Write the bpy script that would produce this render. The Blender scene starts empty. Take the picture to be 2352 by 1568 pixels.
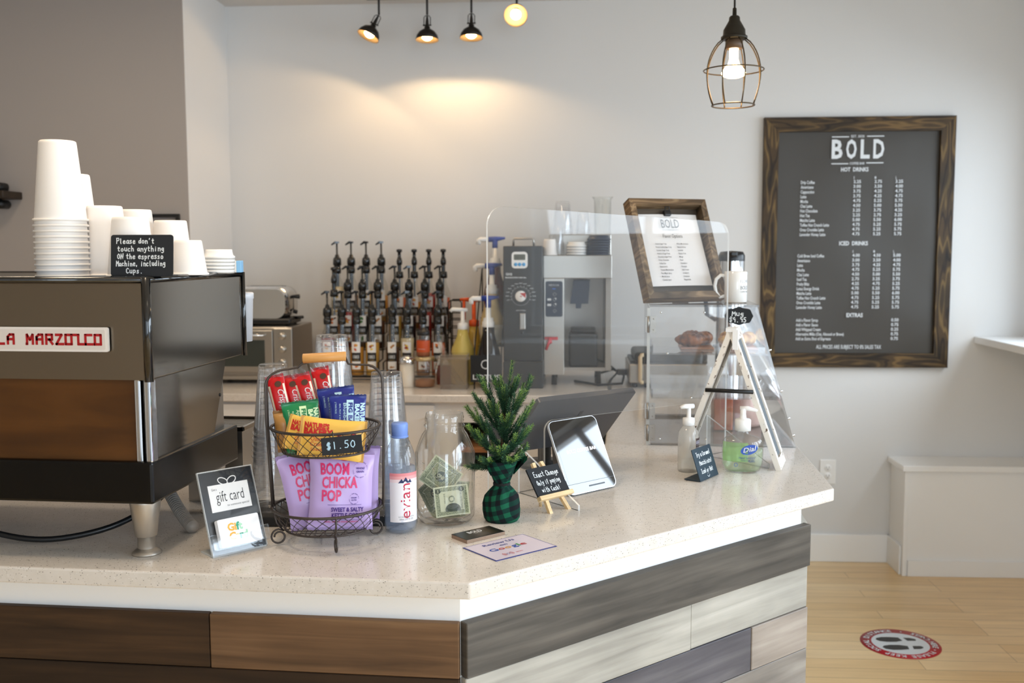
import bpy, bmesh, math, random
from mathutils import Matrix, Vector, noise
PI=math.pi
random.seed(7)
S=bpy.context.scene
COL=S.collection

# ---------------------------------------------------------------- camera
CAMH=1.494; YAW=.1146
cam_d=bpy.data.cameras.new('camera'); cam=bpy.data.objects.new('camera',cam_d); COL.objects.link(cam)
cam_d.lens=35.0; cam_d.sensor_width=36; cam_d.clip_start=.05
cam.matrix_world=Matrix.Translation((0,0,CAMH))@Matrix.Rotation(YAW,4,'Z')@Matrix.Rotation(PI/2-.0922,4,'X')@Matrix.Rotation(-.0032,4,'Z')
cam_d.dof.use_dof=True; cam_d.dof.focus_distance=2.15; cam_d.dof.aperture_fstop=4.5
S.camera=cam

# the shop's own axes: u runs along the menu wall, v comes out of it into the room
WB=.0543
W0=Vector((-.5439,4.7251)); WU=Vector((math.cos(WB),math.sin(WB))); WV=Vector((math.sin(WB),-math.cos(WB)))
def W(u,v,z):
    q=W0+WU*u+WV*v
    return Vector((q.x,q.y,z))
MW=Matrix.Translation((W0.x,W0.y,0))@Matrix.Rotation(WB,4,'Z')   # local x=u, local y=-v

# ---------------------------------------------------------------- world, daylight, exposure
wd=bpy.data.worlds.new('world'); S.world=wd; wd.use_nodes=True
wd.node_tree.nodes['Background'].inputs[0].default_value=(.80,.90,1,1)
wd.node_tree.nodes['Background'].inputs[1].default_value=1.2
def area(name,mat,sx,sy,power,color):
    l=bpy.data.lights.new(name,'AREA'); l.shape='RECTANGLE'; l.size=sx; l.size_y=sy; l.energy=power; l.color=color
    o=bpy.data.objects.new(name,l); COL.objects.link(o); o.matrix_world=mat; return o
DAY=(.74,.87,1.0)
WINV=[(.30,1.45),(1.62,2.77),(2.94,4.09),(4.26,5.41)]      # windows of the right wall, from the menu wall outwards
WZ0,WZ1=1.10,2.15
WLOW=(1.10,1.10,.16,.16)      # the two nearer the street are glazed almost to the floor
RWU=2.42
for i,(a,b) in enumerate(WINV):
    z0=WLOW[i]
    # just outside each pane, shining in across the room
    m=Matrix.Translation(W(RWU+(.62 if i<2 else .95),(a+b)/2,(z0+WZ1)/2+(.32 if i<2 else .40)))@Matrix.Rotation(WB,4,'Z')@Matrix.Rotation(PI/2-(.80 if i<2 else .62),4,'Y')   # the sky is brightest above, so it shines in and down
    area('daylight',m,WZ1-z0,b-a,(31,40,72,64)[i],DAY)
FRV=7.2
m=Matrix.Translation(W(1.6,FRV+.25,1.5))@Matrix.Rotation(WB,4,'Z')@Matrix.Rotation(PI/2-.16,4,'X')
area('daylight',m,1.5,2.2,60,(.72,.86,1.0))
for (x,y,p) in ((-.88,1.70,11),(.15,1.0,1),(-1.9,2.9,8)):     # unseen warm ceiling fill, added to brighten the worktops and floor
    m=Matrix.Translation((x,y,2.60)); area('ceiling_fill',m,.35,.35,p,(1.0,.80,.58))
S.view_settings.view_transform='Standard'; S.view_settings.look='None'; S.view_settings.gamma=1
S.view_settings.use_curve_mapping=False
S.view_settings.exposure=0.02
cy=S.cycles
cy.transparent_max_bounces=160; cy.max_bounces=10; cy.glossy_bounces=6; cy.transmission_bounces=8; cy.diffuse_bounces=4
cy.caustics_reflective=False; cy.caustics_refractive=False; cy.sample_clamp_indirect=6

# ---------------------------------------------------------------- materials
def srgb(h):
    if isinstance(h,(tuple,list)): return (*h[:3],1)
    h=h.lstrip('#'); c=[int(h[i:i+2],16)/255 for i in (0,2,4)]
    return tuple(x/12.92 if x<=.04045 else ((x+.055)/1.055)**2.4 for x in c)+(1,)
_m={}
def mat(name,color,rough=.5,metal=0,spec=.5,coat=0,emit=None,es=0,trans=0,sub=0):
    if name in _m: return _m[name]
    m=bpy.data.materials.new(name); m.use_nodes=True; p=m.node_tree.nodes['Principled BSDF']
    p.inputs['Base Color'].default_value=srgb(color); p.inputs['Roughness'].default_value=rough; p.inputs['Metallic'].default_value=metal
    p.inputs['Specular IOR Level'].default_value=spec; p.inputs['Coat Weight'].default_value=coat; p.inputs['Transmission Weight'].default_value=trans
    if emit: p.inputs['Emission Color'].default_value=srgb(emit); p.inputs['Emission Strength'].default_value=es
    _m[name]=m; return m
class N:
    """tiny node helper"""
    def __init__(s,m): s.m=m; s.t=m.node_tree; s.p=s.t.nodes.get('Principled BSDF')
    def n(s,typ,**kw):
        nd=s.t.nodes.new(typ)
        for k,v in kw.items():
            if k in nd.inputs.keys() if isinstance(k,str) else False: nd.inputs[k].default_value=v
            else: setattr(nd,k,v)
        return nd
    def l(s,a,ao,b,bi): s.t.links.new(a.outputs[ao],b.inputs[bi])
    def coords(s,scale=(1,1,1),rot=(0,0,0)):
        tc=s.n('ShaderNodeTexCoord'); mp=s.n('ShaderNodeMapping'); mp.inputs['Scale'].default_value=scale; mp.inputs['Rotation'].default_value=rot
        s.l(tc,'Object',mp,'Vector'); return mp
    def ramp(s,stops):
        r=s.n('ShaderNodeValToRGB'); e=r.color_ramp.elements
        while len(e)<len(stops): e.new(.5)
        for k,(pos,c) in enumerate(stops): e[k].position=pos; e[k].color=srgb(c)
        return r
def wood(name,dark,mid,light,rough=.5,scale=(3,3,3),grain=(1,14,14),knots=False,spec=.4):
    m=mat(name,mid,rough,0,spec); k=N(m)
    mp=k.coords(tuple(a*b for a,b in zip(scale,grain)))
    no=k.n('ShaderNodeTexNoise'); no.inputs['Scale'].default_value=1; no.inputs['Detail'].default_value=6; no.inputs['Distortion'].default_value=1.2 if knots else .5
    k.l(mp,'Vector',no,'Vector'); r=k.ramp([(.22,dark),(.5,mid),(.78,light)]); k.l(no,'Fac',r,'Fac')
    mp2=k.coords(scale); n2=k.n('ShaderNodeTexNoise'); n2.inputs['Scale'].default_value=1.7; n2.inputs['Detail'].default_value=3; k.l(mp2,'Vector',n2,'Vector')
    mx=k.n('ShaderNodeMixRGB',blend_type='MULTIPLY'); mx.inputs['Fac'].default_value=.35
    r2=k.ramp([(.3,(.5,.5,.5)),(.65,(1.1,1.1,1.1))]); k.l(n2,'Fac',r2,'Fac'); k.l(r,'Color',mx,'Color1'); k.l(r2,'Color',mx,'Color2')
    k.l(mx,'Color',k.p,'Base Color')
    b=k.n('ShaderNodeBump'); b.inputs['Strength'].default_value=.25; b.inputs['Distance'].default_value=.002; k.l(no,'Fac',b,'Height'); k.l(b,'Normal',k.p,'Normal')
    return m
def ringwood(name,dark,mid,light,axis,rough=.55):
    """stained pine with open grain bands and knots"""
    m=mat(name,mid,rough,0,.3); k=N(m)
    sc={'x':(2.2,16,16),'z':(16,16,2.2)}[axis]
    mp=k.coords(sc); no=k.n('ShaderNodeTexNoise'); no.inputs['Scale'].default_value=.9; no.inputs['Detail'].default_value=2; k.l(mp,'Vector',no,'Vector')
    ma=k.n('ShaderNodeMath',operation='MULTIPLY'); ma.inputs[1].default_value=48; k.l(no,'Fac',ma,0)
    si=k.n('ShaderNodeMath',operation='SINE'); k.l(ma,'Value',si,0)
    r=k.ramp([(.0,dark),(.20,mid),(.80,mid),(1.0,light)])
    mr=k.n('ShaderNodeMapRange'); mr.inputs['From Min'].default_value=-1; k.l(si,'Value',mr,'Value'); k.l(mr,'Result',r,'Fac')
    mp2=k.coords((5,5,5)); n2=k.n('ShaderNodeTexNoise'); n2.inputs['Scale'].default_value=1; n2.inputs['Detail'].default_value=3; k.l(mp2,'Vector',n2,'Vector')
    r2=k.ramp([(.38,(.35,.36,.38)),(.62,(1.05,1.0,.95))]); k.l(n2,'Fac',r2,'Fac')
    mx=k.n('ShaderNodeMixRGB',blend_type='MULTIPLY'); mx.inputs['Fac'].default_value=.8; k.l(r,'Color',mx,'Color1'); k.l(r2,'Color',mx,'Color2'); k.l(mx,'Color',k.p,'Base Color')
    return m
def clear(name,tint=(1,1,1),refl=1.0,haze=0.0,hazecol=(.8,.85,.9),rough=.02,ior=1.49):
    """thin clear plastic or glass: Fresnel reflection over plain transmission, a little milky"""
    m=bpy.data.materials.new(name); m.use_nodes=True; t=m.node_tree; t.nodes.clear()
    out=t.nodes.new('ShaderNodeOutputMaterial'); tr=t.nodes.new('ShaderNodeBsdfTransparent'); tr.inputs[0].default_value=(*tint,1)
    gl=t.nodes.new('ShaderNodeBsdfGlossy'); gl.inputs['Roughness'].default_value=rough
    # Schlick's law on the facing angle, the same from either side of the thin wall
    f0=((ior-1)/(ior+1))**2
    fr=t.nodes.new('ShaderNodeLayerWeight'); fr.inputs[0].default_value=.5
    pw=t.nodes.new('ShaderNodeMath'); pw.operation='POWER'; pw.inputs[1].default_value=5; t.links.new(fr.outputs['Facing'],pw.inputs[0])
    sc=t.nodes.new('ShaderNodeMath'); sc.operation='MULTIPLY_ADD'; sc.inputs[1].default_value=(1-f0)*refl; sc.inputs[2].default_value=f0*refl; sc.use_clamp=True; t.links.new(pw.outputs[0],sc.inputs[0])
    m1=t.nodes.new('ShaderNodeMixShader'); t.links.new(sc.outputs[0],m1.inputs[0])
    src=tr
    if haze>0:
        df=t.nodes.new('ShaderNodeBsdfTranslucent'); df.inputs[0].default_value=(*hazecol,1)
        d2=t.nodes.new('ShaderNodeBsdfDiffuse'); d2.inputs[0].default_value=(*hazecol,1)
        m3=t.nodes.new('ShaderNodeMixShader'); m3.inputs[0].default_value=.5; t.links.new(df.outputs[0],m3.inputs[1]); t.links.new(d2.outputs[0],m3.inputs[2])
        m2=t.nodes.new('ShaderNodeMixShader'); m2.inputs[0].default_value=haze; t.links.new(tr.outputs[0],m2.inputs[1]); t.links.new(m3.outputs[0],m2.inputs[2]); src=m2
    t.links.new(src.outputs[0],m1.inputs[1]); t.links.new(gl.outputs[0],m1.inputs[2]); t.links.new(m1.outputs[0],out.inputs[0])
    return m
WHITE=mat('white_paint','#EDEBE8',.55,0,.3)
TRIMW=mat('white_trim','#F6F6F5',.35,0,.4)
WALLW=mat('wall_white','#DFDEDC',.7,0,.2)
WALLG=mat('wall_grey','#ABA49F',.75,0,.2)
CEIL=mat('ceiling_white','#D9D4CE',.8,0,.2)
BLACK=mat('black_plastic','#17181A',.35)
BLACKG=mat('black_gloss','#0B0C0D',.12,0,.6,coat=.5)
BLACKM=mat('black_metal','#1B1B1A',.4,.3)
CHALK=mat('chalkboard','#26282B',.7,0,.25)
CHALKW=mat('chalk_white','#E9EDEF',.8)
CHALKB=mat('chalk_blue','#BFE0F2',.8)
CHROME=mat('chrome','#E2E2E2',.07,1)
STEEL=mat('brushed_steel','#B9B4AC',.28,1)
STEELD=mat('dull_steel','#A8A29A',.36,1)
MIRRORS=mat('polished_steel','#98938C',.12,1)
CAST=mat('cast_alloy','#B9B1A6',.42,.85)
PAPERW=mat('paper_white','#F3F1EE',.6,0,.3)
CUPW=mat('cup_paper','#F4EFEA',.55,0,.35)
PLASW=mat('plastic_white','#F2F1EE',.3,0,.5)
INK=mat('ink_black','#1A1A1C',.6)
INKG=mat('ink_grey','#6E7073',.6)
PRINTW=mat('print_white','#DFE2E4',.6)
WIRE=mat('wire_bronze','#4A423D',.45,.6)
PINE=wood('pine','#D9B27C','#E8C998','#F2DDB6',.5,(6,6,6))
OAKGRIP=wood('grip_wood','#B9783A','#D79A55','#E5B374',.4,(8,8,8),(1,6,6))
CLEARCUP=clear('cup_clear',(.992,.993,.995),1.1,.05,(.95,.96,.98),.05)
ACRYL=clear('acrylic',(.985,.99,.992),.42,.03,(.88,.93,.98),.01)
ACRYLE=clear('acrylic_edge',(.9,.95,.95),.6,.80,(.96,.98,.98),.1)
CASEAC=clear('case_acrylic',(.99,.988,.986),1.1,.022,(.95,.94,.93),.02)
GLASS=clear('glass',(.985,.99,.985),1.3,.012,(.85,.9,.88),.02,1.52)
BOTTLEG=clear('bottle_glass',(.93,.94,.93),1.5,.02,(.8,.82,.8),.03,1.52)
PET=clear('pet_blue',(.93,.96,.995),1.3,.05,(.78,.85,.97),.03)

# ---------------------------------------------------------------- mesh builder
_tc={}
def text_mesh(s,bold):
    key=(s,bold)
    if key not in _tc:
        cu=bpy.data.curves.new('t','FONT'); cu.body=s; cu.size=1; cu.resolution_u=2; cu.offset=bold
        ob=bpy.data.objects.new('t',cu); me=bpy.data.meshes.new_from_object(ob)
        _tc[key]=([tuple(v.co) for v in me.vertices],[tuple(p.vertices) for p in me.polygons])
        bpy.data.objects.remove(ob); bpy.data.curves.remove(cu); bpy.data.meshes.remove(me)
    return _tc[key]
# single-stroke handwriting, x 0..1, y 0..1 x-height .6
ST={
'P':[[(.1,0),(.12,1)],[(.05,.95),(.5,1),(.62,.78),(.5,.55),(.12,.5)]],'l':[[(.3,1),(.28,.15),(.4,0)]],
'e':[[(.08,.32),(.55,.36),(.5,.58),(.25,.6),(.08,.35),(.15,.05),(.4,0),(.58,.12)]],'a':[[(.55,.5),(.3,.6),(.08,.35),(.15,.05),(.4,.05),(.55,.45)],[(.55,.58),(.56,.1),(.66,0)]],
's':[[(.5,.55),(.25,.6),(.12,.45),(.45,.25),(.45,.05),(.2,0),(.08,.1)]],'d':[[(.55,.5),(.3,.6),(.08,.35),(.15,.05),(.4,.05),(.55,.4)],[(.56,1),(.56,.05)]],
'o':[[(.3,.6),(.1,.4),(.12,.1),(.35,0),(.56,.2),(.52,.48),(.3,.6)]],'n':[[(.1,.6),(.12,0)],[(.12,.4),(.35,.6),(.52,.48),(.55,0)]],"'":[[(.3,1),(.24,.78)]],
't':[[(.3,.95),(.28,.1),(.42,0),(.52,.06)],[(.08,.62),(.55,.64)]],'u':[[(.1,.6),(.12,.12),(.3,0),(.5,.15)],[(.52,.6),(.54,0)]],'c':[[(.52,.5),(.3,.6),(.1,.38),(.14,.08),(.35,0),(.54,.1)]],
'h':[[(.1,1),(.12,0)],[(.12,.4),(.35,.6),(.5,.48),(.54,0)]],'y':[[(.1,.6),(.2,.22),(.38,.18)],[(.56,.62),(.4,.1),(.25,-.3),(.08,-.28)]],'i':[[(.3,.6),(.3,0)],[(.3,.82),(.31,.86)]],
'g':[[(.52,.5),(.3,.6),(.1,.4),(.18,.15),(.4,.15),(.52,.45)],[(.54,.6),(.52,-.2),(.3,-.35),(.1,-.25)]],'O':[[(.35,1),(.08,.7),(.1,.2),(.38,0),(.62,.3),(.58,.8),(.35,1)]],'N':[[(.08,0),(.1,1),(.56,0),(.58,1)]],
'p':[[(.1,.6),(.12,-.35)],[(.12,.45),(.35,.6),(.55,.4),(.45,.08),(.14,.1)]],'r':[[(.12,.6),(.14,0)],[(.14,.38),(.32,.58),(.5,.55)]],'M':[[(.05,0),(.1,1),(.35,.4),(.6,1),(.66,0)]],'m':[[(.05,.6),(.06,0)],[(.06,.4),(.2,.6),(.33,.45),(.34,0)],[(.34,.4),(.5,.6),(.62,.45),(.64,0)]],
',':[[(.25,.1),(.2,-.12)]],'.':[[(.25,.03),(.3,.05)]],'-':[[(.15,.35),(.45,.35)]],'C':[[(.58,.85),(.35,1),(.1,.7),(.12,.2),(.35,0),(.6,.15)]],'$':[[(.55,.8),(.2,.88),(.12,.62),(.52,.4),(.48,.12),(.1,.15)],[(.28,1.02),(.24,-.05)],[(.42,1.02),(.38,-.05)]],
'1':[[(.3,1),(.32,0)]],'5':[[(.55,1),(.18,.98),(.14,.58),(.42,.6),(.56,.3),(.4,.02),(.08,.05)]],'0':[[(.34,.9),(.1,.6),(.12,.2),(.36,0),(.6,.3),(.55,.75),(.34,.9)]],'9':[[(.52,.75),(.3,.95),(.1,.72),(.25,.5),(.5,.65),(.54,.85),(.46,0)]],'4':[[(.12,1),(.1,.45),(.56,.48)],[(.48,1),(.46,0)]],
'E':[[(.58,1),(.12,.98),(.1,0),(.58,.03)],[(.11,.52),(.48,.54)]],'x':[[(.1,.6),(.54,0)],[(.52,.6),(.1,0)]],'f':[[(.55,.9),(.38,1),(.26,.8),(.26,0)],[(.08,.55),(.48,.56)]],'w':[[(.05,.6),(.18,0),(.34,.45),(.5,0),(.64,.6)]],
'!':[[(.3,1),(.29,.3)],[(.28,.05),(.3,.02)]],'T':[[(.05,.95),(.62,1)],[(.34,.98),(.32,0)]],'I':[[(.1,1),(.54,1)],[(.32,1),(.3,0)],[(.08,0),(.54,.02)]],'k':[[(.1,1),(.12,0)],[(.5,.6),(.14,.3),(.54,0)]],'H':[[(.08,1),(.1,0)],[(.58,1),(.56,0)],[(.09,.5),(.57,.52)]],
')':[[(.15,1),(.45,.5),(.12,0)]],'(':[[(.4,1),(.12,.5),(.4,0)]],'R':[[(.1,0),(.12,1)],[(.05,.95),(.5,1),(.6,.78),(.5,.55),(.12,.5),(.6,0)]],'z':[[(.1,.6),(.5,.6),(.1,0),(.54,0)]],'b':[[(.1,1),(.12,0)],[(.12,.45),(.35,.6),(.55,.4),(.45,.05),(.12,.05)]],
'Y':[[(.05,1),(.3,.5)],[(.6,1),(.3,.5),(.28,0)]],'v':[[(.08,.6),(.3,0),(.54,.6)]],'B':[[(.1,0),(.12,1)],[(.05,1),(.5,.95),(.5,.6),(.12,.52)],[(.12,.52),(.6,.45),(.55,.05),(.06,0)]],
}
class MB:
    def __init__(s): s.v=[];s.f=[];s.m=[];s.s=[]
    def add(s,v,f,m=0,M=None,sm=False):
        o=len(s.v)
        s.v+= [tuple(M@Vector(p)) for p in v] if M is not None else [tuple(p) for p in v]
        s.f+=[tuple(i+o for i in q) for q in f]; s.m+=[m]*len(f); s.s+=[sm]*len(f); return s
    def box(s,c,d,m=0,M=None,bev=0,seg=2):
        x,y,z=d[0]/2,d[1]/2,d[2]/2; T=Matrix.Translation(c)
        if M is not None: T=M@T
        if bev>0:
            b=bmesh.new(); bmesh.ops.create_cube(b,size=1); bmesh.ops.scale(b,vec=d,verts=b.verts)
            bmesh.ops.bevel(b,geom=b.edges[:],offset=min(bev,.49*min(d)),segments=seg,affect='EDGES',profile=.5)
            b.verts.index_update(); v=[tuple(p.co) for p in b.verts]; f=[tuple(q.index for q in p.verts) for p in b.faces]; b.free()
            return s.add(v,f,m,T,False)
        v=[(a*x,b*y,c_*z) for a in(-1,1) for b in(-1,1) for c_ in(-1,1)]
        return s.add(v,[(0,1,3,2),(4,6,7,5),(0,4,5,1),(2,3,7,6),(0,2,6,4),(1,5,7,3)],m,T)
    def bb(s,a,b,m=0,M=None,bev=0,seg=2):
        return s.box([(p+q)/2 for p,q in zip(a,b)],[abs(q-p) for p,q in zip(a,b)],m,M,bev,seg)
    def lathe(s,pr,n=24,m=0,M=None,sm=True,fn=None):
        v=[];f=[]
        for (r,z) in pr:
            for k in range(n):
                a=2*PI*k/n; rr=r*(fn(a,z) if fn else 1); v.append((rr*math.cos(a),rr*math.sin(a),z))
        for i in range(len(pr)-1):
            for k in range(n):
                k2=(k+1)%n; f.append((i*n+k,i*n+k2,(i+1)*n+k2,(i+1)*n+k))
        return s.add(v,f,m,M,sm)
    def tube(s,pts,r,n=8,m=0,M=None,closed=False):
        P=[Vector(p) for p in pts]; L=len(P); v=[];f=[]; ref=None
        for i,p in enumerate(P):
            if closed: t=P[(i+1)%L]-P[i-1]
            else: t=P[min(i+1,L-1)]-P[max(i-1,0)]
            if t.length<1e-9: t=Vector((0,0,1))
            t.normalize()
            if ref is None or abs(ref.dot(t))>.98:
                ref=Vector((0,0,1)) if abs(t.z)<.9 else Vector((1,0,0))
            a=ref-t*ref.dot(t); a.normalize(); b=t.cross(a); ref=a
            rr=r[i] if isinstance(r,(list,tuple)) else r
            for k in range(n):
                q=2*PI*k/n; v.append(p+a*rr*math.cos(q)+b*rr*math.sin(q))
        for i in range(L if closed else L-1):
            j=(i+1)%L
            for k in range(n):
                k2=(k+1)%n; f.append((i*n+k,i*n+k2,j*n+k2,j*n+k))
        if not closed:
            f.append(tuple(range(n-1,-1,-1))); f.append(tuple((L-1)*n+k for k in range(n)))
        return s.add(v,f,m,M,True)
    def prism(s,poly,z0,z1,m=0,M=None,mside=None,sm=False):
        n=len(poly); v=[(x,y,z0) for x,y in poly]+[(x,y,z1) for x,y in poly]
        s.add(v,[tuple(range(n-1,-1,-1)),tuple(range(n,2*n))],m,M)
        return s.add(v,[(k,(k+1)%n,n+(k+1)%n,n+k) for k in range(n)],m if mside is None else mside,M,sm)
    def sheet(s,fn,nu,nv,m=0,M=None,sm=True,mf=None):
        v=[fn(i/nu,j/nv) for j in range(nv+1) for i in range(nu+1)]; w=nu+1
        f=[];mm=[]
        for j in range(nv):
            for i in range(nu): f.append((j*w+i,j*w+i+1,(j+1)*w+i+1,(j+1)*w+i)); mm.append(mf((i+.5)/nu,(j+.5)/nv) if mf else m)
        o=len(s.m); s.add(v,f,m,M,sm); s.m[o:]=mm; return s
    def text(s,t,x,y,h,m=0,M=None,w=None,z=.0006,al='c',bold=.0,fn=None,wf=None,rot=0,shear=0):
        """printed lettering of cap height h with its baseline at y"""
        v,f=text_mesh(t,bold)
        if not v: return s
        x0=min(p[0] for p in v);x1=max(p[0] for p in v); k=h/.729
        kx=k if wf is None else k*wf
        if w is not None: kx=w/(x1-x0)
        W_=(x1-x0)*kx; off={'c':-W_/2,'l':0,'r':-W_}[al]
        out=[]
        cr,sr=math.cos(rot),math.sin(rot)
        for p in v:
            a=(p[0]-x0)*kx+off; b=p[1]*k; a+=b*shear
            a,b=a*cr-b*sr+x, a*sr+b*cr+y
            out.append(fn(a,b) if fn else (a,b,z))
        return s.add(out,f,m,M)
    def hand(s,t,x,y,h,m=0,M=None,w=None,z=.0008,r=None,rot=0,fn=None,sp=.78,rnd=None):
        """chalk handwriting drawn as thin raised strokes"""
        rnd=rnd or random.Random(len(t)*31+int(abs(y)*9999)); r=r or h*.075
        n=len(t)*sp; k=h; kx=k if w is None else w/n
        cr,sr=math.cos(rot),math.sin(rot); cx=0
        for ch in t:
            if ch==' ': cx+=sp*.75; continue
            jy=rnd.uniform(-.05,.05); sc=rnd.uniform(.93,1.07)
            for st in ST.get(ch,[]):
                pts=[]
                for q in range(len(st)-1):
                    for e in range(2):
                        tt=e/2; pts.append((st[q][0]*(1-tt)+st[q+1][0]*tt, st[q][1]*(1-tt)+st[q+1][1]*tt))
                pts.append(st[-1])
                P=[]
                for a,b in pts:
                    a=(cx+a*sc+rnd.uniform(-.015,.015))*kx; b=(b*sc+jy)*k
                    a,b=a*cr-b*sr+x,a*sr+b*cr+y; P.append((a,b,z) if not fn else fn(a,b))
                s.ribbon(P,r,m,M)
            cx+=sp
        return s
    def ribbon(s,P,r,m=0,M=None):
        """flat stroke lying in its own xy plane"""
        v=[];f=[];L=len(P)
        for i in range(L):
            a=Vector(P[max(i-1,0)]);b=Vector(P[min(i+1,L-1)]); t=b-a; t.z=0
            if t.length<1e-9: t=Vector((1,0,0))
            t.normalize(); nn=Vector((-t.y,t.x,0)); p=Vector(P[i]); e=t*(r*.7 if i==L-1 else (-r*.7 if i==0 else 0))
            v+=[p+e+nn*r,p+e-nn*r]
        for i in range(L-1): f.append((2*i,2*i+1,2*i+3,2*i+2))
        return s.add(v,f,m,M)
    def rbox2(s,cx,cy,w,h,m=0,M=None,z=.0005): # flat rectangle of print
        return s.add([(cx-w/2,cy-h/2,z),(cx+w/2,cy-h/2,z),(cx+w/2,cy+h/2,z),(cx-w/2,cy+h/2,z)],[(0,1,2,3)],m,M)
    def disc(s,cx,cy,r,m=0,M=None,z=.0005,n=28,ry=None,a0=0):
        return s.add([(cx+r*math.cos(2*PI*k/n),cy+(ry or r)*math.sin(2*PI*k/n),z) for k in range(n)],[tuple(range(n))],m,M)
    def ring(s,cx,cy,r0,r1,m=0,M=None,z=.0005,n=36,ry=1.0):
        v=[];f=[]
        for k in range(n):
            c,q=math.cos(2*PI*k/n),math.sin(2*PI*k/n); v+=[(cx+r0*c,cy+r0*q*ry,z),(cx+r1*c,cy+r1*q*ry,z)]
        for k in range(n):
            a=2*k;b=2*((k+1)%n); f.append((a,a+1,b+1,b))
        return s.add(v,f,m,M)
    def mesh(s,name,mats):
        me=bpy.data.meshes.new(name); me.from_pydata([tuple(p) for p in s.v],[],s.f)
        for q in (mats if isinstance(mats,(list,tuple)) else [mats]): me.materials.append(q)
        me.polygons.foreach_set('material_index',s.m); me.polygons.foreach_set('use_smooth',s.s); me.update(); return me
    def build(s,name,mats,parent=None,M=None,label=None):
        o=bpy.data.objects.new(name,s.mesh(name,mats)); COL.objects.link(o)
        if parent is not None: o.parent=parent
        if M is not None: o.matrix_local=M
        if label: o['label']=label
        return o
def tag(o,label,cat,group=None,kind=None):
    if label: o['label']=label
    if cat: o['category']=cat
    if group: o['group']=group
    if kind: o['kind']=kind
    return o
def thing(name,label,cat,M,group=None):
    o=bpy.data.objects.new(name,None); COL.objects.link(o); o.empty_display_size=.03
    o.matrix_world=M if isinstance(M,Matrix) else Matrix.Translation(M)
    return tag(o,label,cat,group)
def dup(root,M,label,group=None):
    r=root.copy(); COL.objects.link(r); r.matrix_world=M if isinstance(M,Matrix) else Matrix.Translation(M)
    r['label']=label
    if group: r['group']=group
    for ch in root.children:
        c=ch.copy(); COL.objects.link(c); c.parent=r
        for g in ch.children:
            d=g.copy(); COL.objects.link(d); d.parent=c
    return r
def struct(name,mb,mats,M=None,parent=None):
    o=mb.build(name,mats,parent,M); o['kind']='structure'; return o
def smooth(P,n=6):
    P=[Vector(p) for p in P]; out=[]
    for i in range(len(P)-1):
        a,b,c,d=P[max(i-1,0)],P[i],P[i+1],P[min(i+2,len(P)-1)]
        for k in range(n):
            t=k/n; out.append(.5*((2*b)+(c-a)*t+(2*a-5*b+4*c-d)*t*t+(3*b-a-3*c+d)*t**3))
    return out+[P[-1]]
def TR(x,y,z,rz=0): return Matrix.Translation((x,y,z))@Matrix.Rotation(rz,4,'Z')
def WT(u,v,z,rz=0): return Matrix.Translation(W(u,v,z))@Matrix.Rotation(WB+rz,4,'Z')
def PLATE(x,y,z,yaw,lean,roll=0):
    """local x across, local y up the face, local z out of the face towards the shopper"""
    return Matrix.Translation((x,y,z))@Matrix.Rotation(yaw,4,'Z')@Matrix.Rotation(PI/2-lean,4,'X')@Matrix.Rotation(roll,4,'Z')
def rrect(x0,y0,x1,y1,r,n=5):
    P=[]
    for cx,cy_,a in ((x1-r,y0+r,-90),(x1-r,y1-r,0),(x0+r,y1-r,90),(x0+r,y0+r,180)):
        for k in range(n+1):
            t=math.radians(a+90*k/n); P.append((cx+r*math.cos(t),cy_+r*math.sin(t)))
    return P
ZC=.917
exec_order=[]
# ================================================================ the room
FLOORM=mat('maple_floor','#D8B277',.32,0,.5,coat=.25); k=N(FLOORM)
mp=k.coords((1,1,1)); br=k.n('ShaderNodeTexBrick'); br.offset=.37; br.offset_frequency=3; br.squash=1
br.inputs['Scale'].default_value=1; br.inputs['Brick Width'].default_value=.95; br.inputs['Row Height'].default_value=.083; br.inputs['Mortar Size'].default_value=.0009; br.inputs['Mortar Smooth'].default_value=.2; br.inputs['Bias'].default_value=0
br.inputs['Color1'].default_value=srgb('#F2D4A2'); br.inputs['Color2'].default_value=srgb('#E6C289'); br.inputs['Mortar'].default_value=srgb('#8F6A3C'); k.l(mp,'Vector',br,'Vector')
mp2=k.coords((1.3,11,1)); no=k.n('ShaderNodeTexNoise'); no.inputs['Scale'].default_value=2.2; no.inputs['Detail'].default_value=5; no.inputs['Distortion'].default_value=.6; k.l(mp2,'Vector',no,'Vector')
r=k.ramp([(.3,(.90,.87,.83)),(.7,(1.07,1.06,1.04))]); k.l(no,'Fac',r,'Fac'); mx=k.n('ShaderNodeMixRGB',blend_type='MULTIPLY'); mx.inputs['Fac'].default_value=1
k.l(br,'Color',mx,'Color1'); k.l(r,'Color',mx,'Color2'); k.l(mx,'Color',k.p,'Base Color')
QUARTZ=mat('quartz','#DCD5CC',.14,0,.5); k=N(QUARTZ)
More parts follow.
